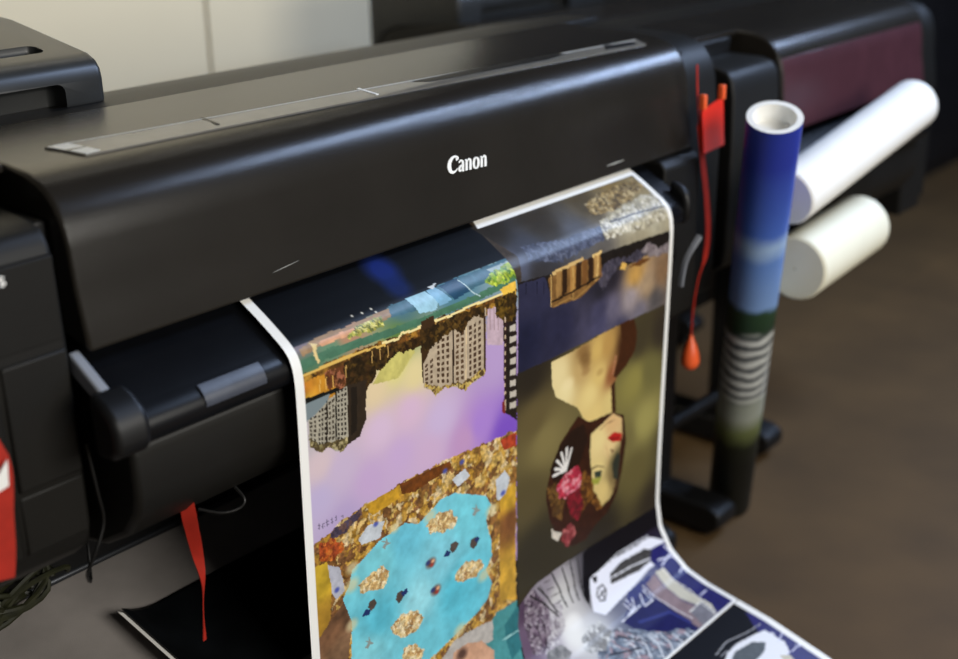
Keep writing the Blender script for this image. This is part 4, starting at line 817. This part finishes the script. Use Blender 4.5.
# guide end block, grey side plate, release lever
prism('guide_end_block', [(-.038, .875), (-.060, .868), (-.078, .856), (-.086, .84), (-.086, .815), (-.074, .802), (-.04, .80)], -.034, .012, 'dark', A, .008)
prism('guide_end_block', [(-.038, .875), (-.060, .868), (-.074, .856), (-.078, .84), (-.078, .815), (-.07, .802), (-.04, .80)], 1.112, 1.130, 'dark', A, .008)
prism('side_plate', [(.012, .905), (-.05, .868), (-.057, .858), (-.052, .845), (.012, .88)], -.020, -.006, 'greyp', A, .003)
prism('guide_lip', [(-.0575, .8465), (-.0675, .838), (-.0725, .828), (-.072, .822), (-.064, .836), (-.055, .8435)], .095, .185, 'lip', A, .0006)  # lighter blue-grey strip along part of the guide
ribbon('release_lever', smoothpts([(1.115, -.07, .690), (1.112, -.078, .735), (1.122, -.085, .76), (1.140, -.088, .778)]), [.005 + .005 * (i / 18) for i in range(19)], .007, 'greyp', A)
# --- grey cloth basket hung under the casing
def cloth(name, x0, x1, prof, m, parent=None, wav=.004, nx=60, sd=1, th=.002, left_curl=0):
    bm = bmesh.new(); P = smoothpts([(0, a, b) for a, b in prof], 6); rows = []
    for i in range(nx + 1):
        t = i / nx; x = x0 + (x1 - x0) * t; c = left_curl * max(0, 1 - (x - x0) / .06) ** 2
        rows.append([bm.verts.new((x, p.y, p.z + c + wav * math.sin(x * 9 + sd + p.y * 7) * math.sin(p.y * 11 + sd * 2 + x * 3))) for p in P])
    for a, b in zip(rows, rows[1:]):
        for j in range(len(P) - 1): bm.faces.new((a[j], b[j], b[j + 1], a[j + 1]))
    o = bmobj(name, bm, m, parent); s = o.modifiers.new('t', 'SOLIDIFY'); s.thickness = th; return o
BP = [(.30, .45), (.22, .428), (.12, .405), (.03, .385), (-.03, .375), (-.05, .355), (-.045, .30), (.0, .24), (.1, .2)]
cloth('basket_cloth', -.47, 1.04, BP, 'fabric', A)
tubeobj('basket_rod', [(-.48, .30, .452), (1.05, .30, .452)], .007, 'metal', A)
tubeobj('basket_rod', [(-.48, -.046, .352), (1.05, -.046, .352)], .006, 'metal', A)
# ------------------------------------------------------------ sheets
pr = sheet('printed_sheet', PROF, .2215, 1.0685, ART, pm); tag(pr, 'long glossy print with city, pool and portrait pictures hanging from the foreground printer', 'print')
p2 = sheet('printed_sheet', PROF2, .2215, 1.0705, ART2, pm, step=.002); tag(p2, 'dark vehicle print lying on the floor, past the white edge of the hanging print', 'print')
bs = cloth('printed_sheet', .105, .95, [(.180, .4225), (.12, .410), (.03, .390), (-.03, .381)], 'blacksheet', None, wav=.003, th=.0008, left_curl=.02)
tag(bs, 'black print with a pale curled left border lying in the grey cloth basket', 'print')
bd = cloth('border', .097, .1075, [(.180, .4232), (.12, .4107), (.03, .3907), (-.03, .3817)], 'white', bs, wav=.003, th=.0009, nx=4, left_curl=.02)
# ------------------------------------------------------------ straps and tags
t = tag(empty('ribbon_strap', (1.25, -.02, .98)), 'red ribbon with a red card and clips hanging beside the hood\'s right end', 'ribbon', 'red ribbons')
def rel(o, r): o.parent = r; o.matrix_parent_inverse = Matrix.Translation(-r.location); return o
rel(ribbon('strap', smoothpts([(1.216, -.02, 1.055), (1.222, -.022, .985), (1.233, -.024, .93), (1.246, -.024, .88), (1.268, -.024, .80), (1.278, -.024, .735), (1.272, -.024, .69)]), [.004] * 10 + [.016] * 27, .0015, 'red'), t)
rel(ribbon('strap', smoothpts([(1.272, -.024, .69), (1.255, -.022, .655), (1.243, -.022, .60), (1.241, -.022, .548)]), [.012, .010, .008] + [.0035] * 16, .0015, 'red'), t)
bm = bmesh.new(); vs = [(1.218, .975), (1.288, .990), (1.300, .902), (1.232, .898)]
f = [bm.verts.new((x, -.030, z)) for x, z in vs]; g = [bm.verts.new((x, -.034, z)) for x, z in vs]; bm.faces.new(f); bm.faces.new(g[::-1])
for i in range(4): bm.faces.new((f[i], g[i], g[(i + 1) % 4], f[(i + 1) % 4]))
rel(bmobj('card', bm, 'redcard', smooth=False), t)
for x, z in ((1.2165, .992), (1.279, 1.0)): rel(box('clip', x, x + .011, -.038, -.027, z - .014, z + .012, 'orange', None, .002), t)
bm = bmesh.new(); pf = [(0.0, .003), (.012, .007), (.02, .011), (.035, .0155), (.05, .018), (.06, .0165), (.068, .009), (.07, .001)]
tube(bm, [(1.241, -.022, .548 - a) for a, _ in pf], [r for _, r in pf], 16); rel(bmobj('end_weight', bm, 'orange'), t)
t = tag(empty('ribbon_strap', (-.13, -.03, .86)), 'red ribbon at the left frame edge hanging down the foreground printer\'s left housing', 'ribbon', 'red ribbons')
rel(ribbon('strap', smoothpts([(-.150, -.03, .880), (-.144, -.03, .85), (-.140, -.03, .815), (-.146, -.03, .77), (-.150, -.03, .73), (-.156, -.03, .70)]), [.012 + .018 * min(1, i / 9) for i in range(31)], .002, 'red'), t)
bm = bmesh.new(); vs = [(-.170, .822), (-.148, .818), (-.132, .835), (-.135, .806), (-.170, .798)]
f = [bm.verts.new((x, -.036, z)) for x, z in vs]; g = [bm.verts.new((x, -.038, z)) for x, z in vs]; bm.faces.new(f); bm.faces.new(g[::-1])
for i in range(5): bm.faces.new((f[i], g[i], g[(i + 1) % 5], f[(i + 1) % 5]))
c_ = rel(bmobj('paper_slip', bm, 'white', smooth=False), t)
t = tag(empty('ribbon_strap', (.093, -.03, .70)), 'thin twisted red ribbon dangling under the foreground printer, left of the hanging print', 'ribbon', 'red ribbons')
P_ = smoothpts([(.088, -.024, .700), (.092, -.02, .66), (.098, -.02, .61), (.102, -.02, .57), (.098, -.02, .53), (.095, -.02, .485)])
rel(ribbon('strap', P_, [.014, .014, .015, .016, .017, .018, .018, .018, .017, .017, .016, .015, .014, .013, .012, .011, .011, .010, .010, .009, .008, .007, .007, .006, .006, .005, .005, .006, .007, .007, .006], .0012, 'red', None, [.9 * math.sin(i / 5) for i in range(31)]), t)
# ------------------------------------------------------------ second printer to the right, one behind
B = tag(empty('large_format_printer', (1.60, 0, -.035)), 'blurred black printer with a maroon hood standing beyond the foreground printer\'s right end', 'printer', 'large format printers')  # maroon on the hood is a painted reflection
hb, _ = printer(B, .70, .200, .10)
prism('hood_reflection', [(-.0035, .902), (.0025, .94), (.0095, .972), (.0135, 1.017), (.0175, 1.034), (.022, 1.045), (.03, 1.03), (.01, .902)], .004, .68, 'maroon', hb, .001)  # maroon panel puts a red reflection into the hood front's colour
bm = bmesh.new(); tube(bm, [(.27, hy(1.0) - .001, 1.0), (.27, hy(1.0) + .003, 1.0)], .016, 20); bmobj('emblem', bm, 'greyp', hb)
Cp = tag(empty('large_format_printer', (2.63, .617, 0)), 'black printer standing behind the hood of the foreground printer, against the cream wall', 'printer', 'large format printers')
hc, cc = printer(Cp, .9, .89, .1, lbox=(-.888, -.25), boxh=1.5); Cp.scale = (1, 1.07, .90); cut(cc, [(-.80, -.42, .30, .385, 1.05, 1.135)])
for o in (B, Cp): pass
# rolls resting on the second printer's output guide and basket
def roll(name, a, b, r, m, label, core=.35):
    a, b = Vector(a), Vector(b); d = (b - a); root = tag(empty(name, a), label, 'paper roll')
    core = .04; bm = bmesh.new(); n = 28; prof = [(0, r * core), (0, r * .93), (.004, r), (d.length * .5, r), (d.length - .004, r), (d.length, r * .93), (d.length, r * core)]
    for s in range(n): pass
    ez = d.normalized(); ex = ez.cross(Vector((0, 0, 1))).normalized(); ey = ez.cross(ex); rings = []
    for q, rr in prof: rings.append([bm.verts.new(ez * q + (ex * math.cos(2 * math.pi * k / n) + ey * math.sin(2 * math.pi * k / n)) * rr) for k in range(n)])
    rings.append([bm.verts.new(ez * (.03) + (v.co - ez * prof[0][0]) * 1.0) for v in rings[0]]) if False else None
    for p_, q_ in zip(rings, rings[1:]):
        for k in range(n): bm.faces.new((p_[k], p_[(k + 1) % n], q_[(k + 1) % n], q_[k]))
    for k in range(n): bm.faces.new((rings[0][k], rings[-1][k], rings[-1][(k + 1) % n], rings[0][(k + 1) % n]))
    bmobj('paper', bm, m, root)
    return root
roll('paper_roll', (1.375, -.128, .802), (1.93, -.125, .888), .053, 'white', 'upper white paper roll lying across the front of the printer with the maroon hood reflection')
roll('paper_roll', (1.415, -.135, .657), (1.73, -.120, .668), .063, 'ivory', 'lower ivory paper roll hanging under the white roll beside the blue tube')
TUBE_TOP = (1.228, -.168, .980); TUBE_BOT = (1.585, .062, .018)
TUBE_STOPS = [(0, (12, 14, 10)), (.20, (12, 14, 9)), (.265, (22, 26, 15)), (.31, (96, 104, 62)), (.36, (150, 155, 145)), (.585, (110, 120, 110)), (.60, (30, 52, 36)), (.655, (36, 62, 40)), (.67, (118, 150, 200)), (.78, (92, 128, 195)), (.815, (150, 178, 215)), (.85, (66, 100, 185)), (1, (36, 52, 150))]
TB0 = .40; TB1 = .585
# tube print leaning on the second printer's foot
tm = mat('tube_print', (40, 70, 170), .45, .4); nt = tm.node_tree; b = nt.nodes['Principled BSDF']
tc = nt.nodes.new('ShaderNodeTexCoord'); sx = nt.nodes.new('ShaderNodeSeparateXYZ'); nt.links.new(tc.outputs['Object'], sx.inputs[0])
nz = nt.nodes.new('ShaderNodeTexNoise'); nz.inputs['Scale'].default_value = 14; nz.inputs['Detail'].default_value = 6; nt.links.new(tc.outputs['Object'], nz.inputs['Vector'])
md = nt.nodes.new('ShaderNodeMath'); md.operation = 'MULTIPLY_ADD'; md.inputs[1].default_value = .05; nt.links.new(nz.outputs['Fac'], md.inputs[0]); nt.links.new(sx.outputs['Z'], md.inputs[2])
rp = nt.nodes.new('ShaderNodeValToRGB'); nt.links.new(md.outputs[0], rp.inputs['Fac']); cr = rp.color_ramp
def lin(c): return tuple((x / 255 / 12.92 if x / 255 <= .04045 else ((x / 255 + .055) / 1.055) ** 2.4) for x in c) + (1,)
stops = TUBE_STOPS
while len(cr.elements) < len(stops): cr.elements.new(.5)
for e_, (p_, c_) in zip(cr.elements, stops): e_.position = p_; e_.color = lin(c_)
wv = nt.nodes.new('ShaderNodeTexWave'); wv.wave_type = 'BANDS'; wv.bands_direction = 'Z'; wv.inputs['Scale'].default_value = 11; wv.inputs['Distortion'].default_value = 5; wv.inputs['Detail'].default_value = 3
nt.links.new(tc.outputs['Object'], wv.inputs['Vector'])
wr = nt.nodes.new('ShaderNodeValToRGB'); wr.color_ramp.elements[0].color = lin((50, 56, 62)); wr.color_ramp.elements[1].color = lin((205, 208, 205)); nt.links.new(wv.outputs['Fac'], wr.inputs['Fac'])
mk = nt.nodes.new('ShaderNodeValToRGB'); k = mk.color_ramp; k.elements[0].position = TB0; k.elements[0].color = (0, 0, 0, 1); k.elements[1].position = TB0 + .03; k.elements[1].color = (1, 1, 1, 1)
e1 = k.elements.new(TB1); e1.color = (1, 1, 1, 1); e2 = k.elements.new(TB1 + .02); e2.color = (0, 0, 0, 1)
nt.links.new(md.outputs[0], mk.inputs['Fac'])
mx = nt.nodes.new('ShaderNodeMix'); mx.data_type = 'RGBA'; nt.links.new(mk.outputs['Color'], mx.inputs['Factor']); nt.links.new(rp.outputs['Color'], mx.inputs[6]); nt.links.new(wr.outputs['Color'], mx.inputs[7])
nt.links.new(mx.outputs[2], b.inputs['Base Color'])
top = Vector(TUBE_TOP); bot = Vector(TUBE_BOT); d = top - bot
root = tag(empty('paper_roll', bot), 'upright rolled print with blue sky, white top end and green band beside the red card', 'paper roll')
root.rotation_euler = d.to_track_quat('Z', 'Y').to_euler()
bm = bmesh.new(); n = 36; L_ = d.length; R_ = .047
prof = [(.0, .030), (0, R_), (L_ * .3, R_), (L_ * .6, R_), (L_, R_), (L_, R_ - .003), (L_ - .25, R_ - .004)]
rings = [[bm.verts.new((r * math.cos(2 * math.pi * k / n), r * math.sin(2 * math.pi * k / n), z)) for k in range(n)] for z, r in prof]
for p_, q_ in zip(rings[:-2], rings[1:-1]):
    for k in range(n): bm.faces.new((p_[k], p_[(k + 1) % n], q_[(k + 1) % n], q_[k]))
bmobj('print_skin', bm, tm, root)
bm = bmesh.new(); prof = [(L_ + .0012, R_ + .0004), (L_ + .0012, R_ - .010), (L_ - .03, R_ - .012), (L_ - .03, .001), (L_ - .032, .001), (L_ - .032, R_ - .002)]
rings = [[bm.verts.new((r * math.cos(2 * math.pi * k / n), r * math.sin(2 * math.pi * k / n), z)) for k in range(n)] for z, r in prof]
for p_, q_ in zip(rings, rings[1:]):
    for k in range(n): bm.faces.new((p_[k], p_[(k + 1) % n], q_[(k + 1) % n], q_[k]))
bmobj('inner_paper', bm, 'white', root)
# cables
o = tubeobj('cable', smoothpts([(.12, .0, .655), (.14, -.02, .648), (.160, -.03, .650), (.168, -.03, .660), (.166, -.01, .675)]), .0022, 'cable', A)
o = tubeobj('cable', smoothpts([(-.022, -.004, .80), (-.018, -.008, .74), (-.014, -.006, .70), (-.03, -.008, .668), (-.04, .0, .64), (-.02, .03, .61), (.0, .06, .64)]), .0020, 'cable', A)
bm = bmesh.new()
R2 = random.Random(3)
for i in range(7):
    cx, cy, cz = -.10 + .018 * i, .245 + .003 * i, .480 + .006 * (i % 3); pts = []
    for k in range(40):
        a = k / 39 * 2 * math.pi * 2; rr = .03 + .012 * math.sin(a * .7 + i); pts.append((cx + rr * 1.8 * math.cos(a), cy + rr * .45 * math.sin(a), cz + .02 * math.sin(a * 1.3 + i) + .01 * math.cos(a)))
    tube(bm, pts, .004, 6)
o = bmobj('coiled_cable', bm, 'olive', None); tag(o, 'tangled dark olive cable behind the grey cloth under the foreground printer\'s left housing', 'cable')
# cabinets closing the room on the right
def cabinet(x, y, w_, d_, h_, label):
    r = tag(empty('storage_cabinet', (x, y, 0)), label, 'cabinet')
    rel(box('body', x, x + w_, y, y + d_, 0, h_, 'cab', None, .006), r)
    for i in range(2):
        dr = rel(box('door', x + .01 + i * w_ / 2, x + (i + 1) * w_ / 2 - .01, y - .018, y, .06, h_ - .03, 'cab', None, .004), r)
        hx = x + w_ / 2 + (-.05 if i == 0 else .04); h2 = box('handle', hx, hx + .01, y - .04, y - .018, h_ * .5, h_ * .5 + .12, 'metal', None, .002); h2.parent = dr
    return r
cabinet(4.35, .9, 1.3, .5, 1.9, 'tall dark cabinet at the right frame edge beyond the printer with the maroon hood reflection')
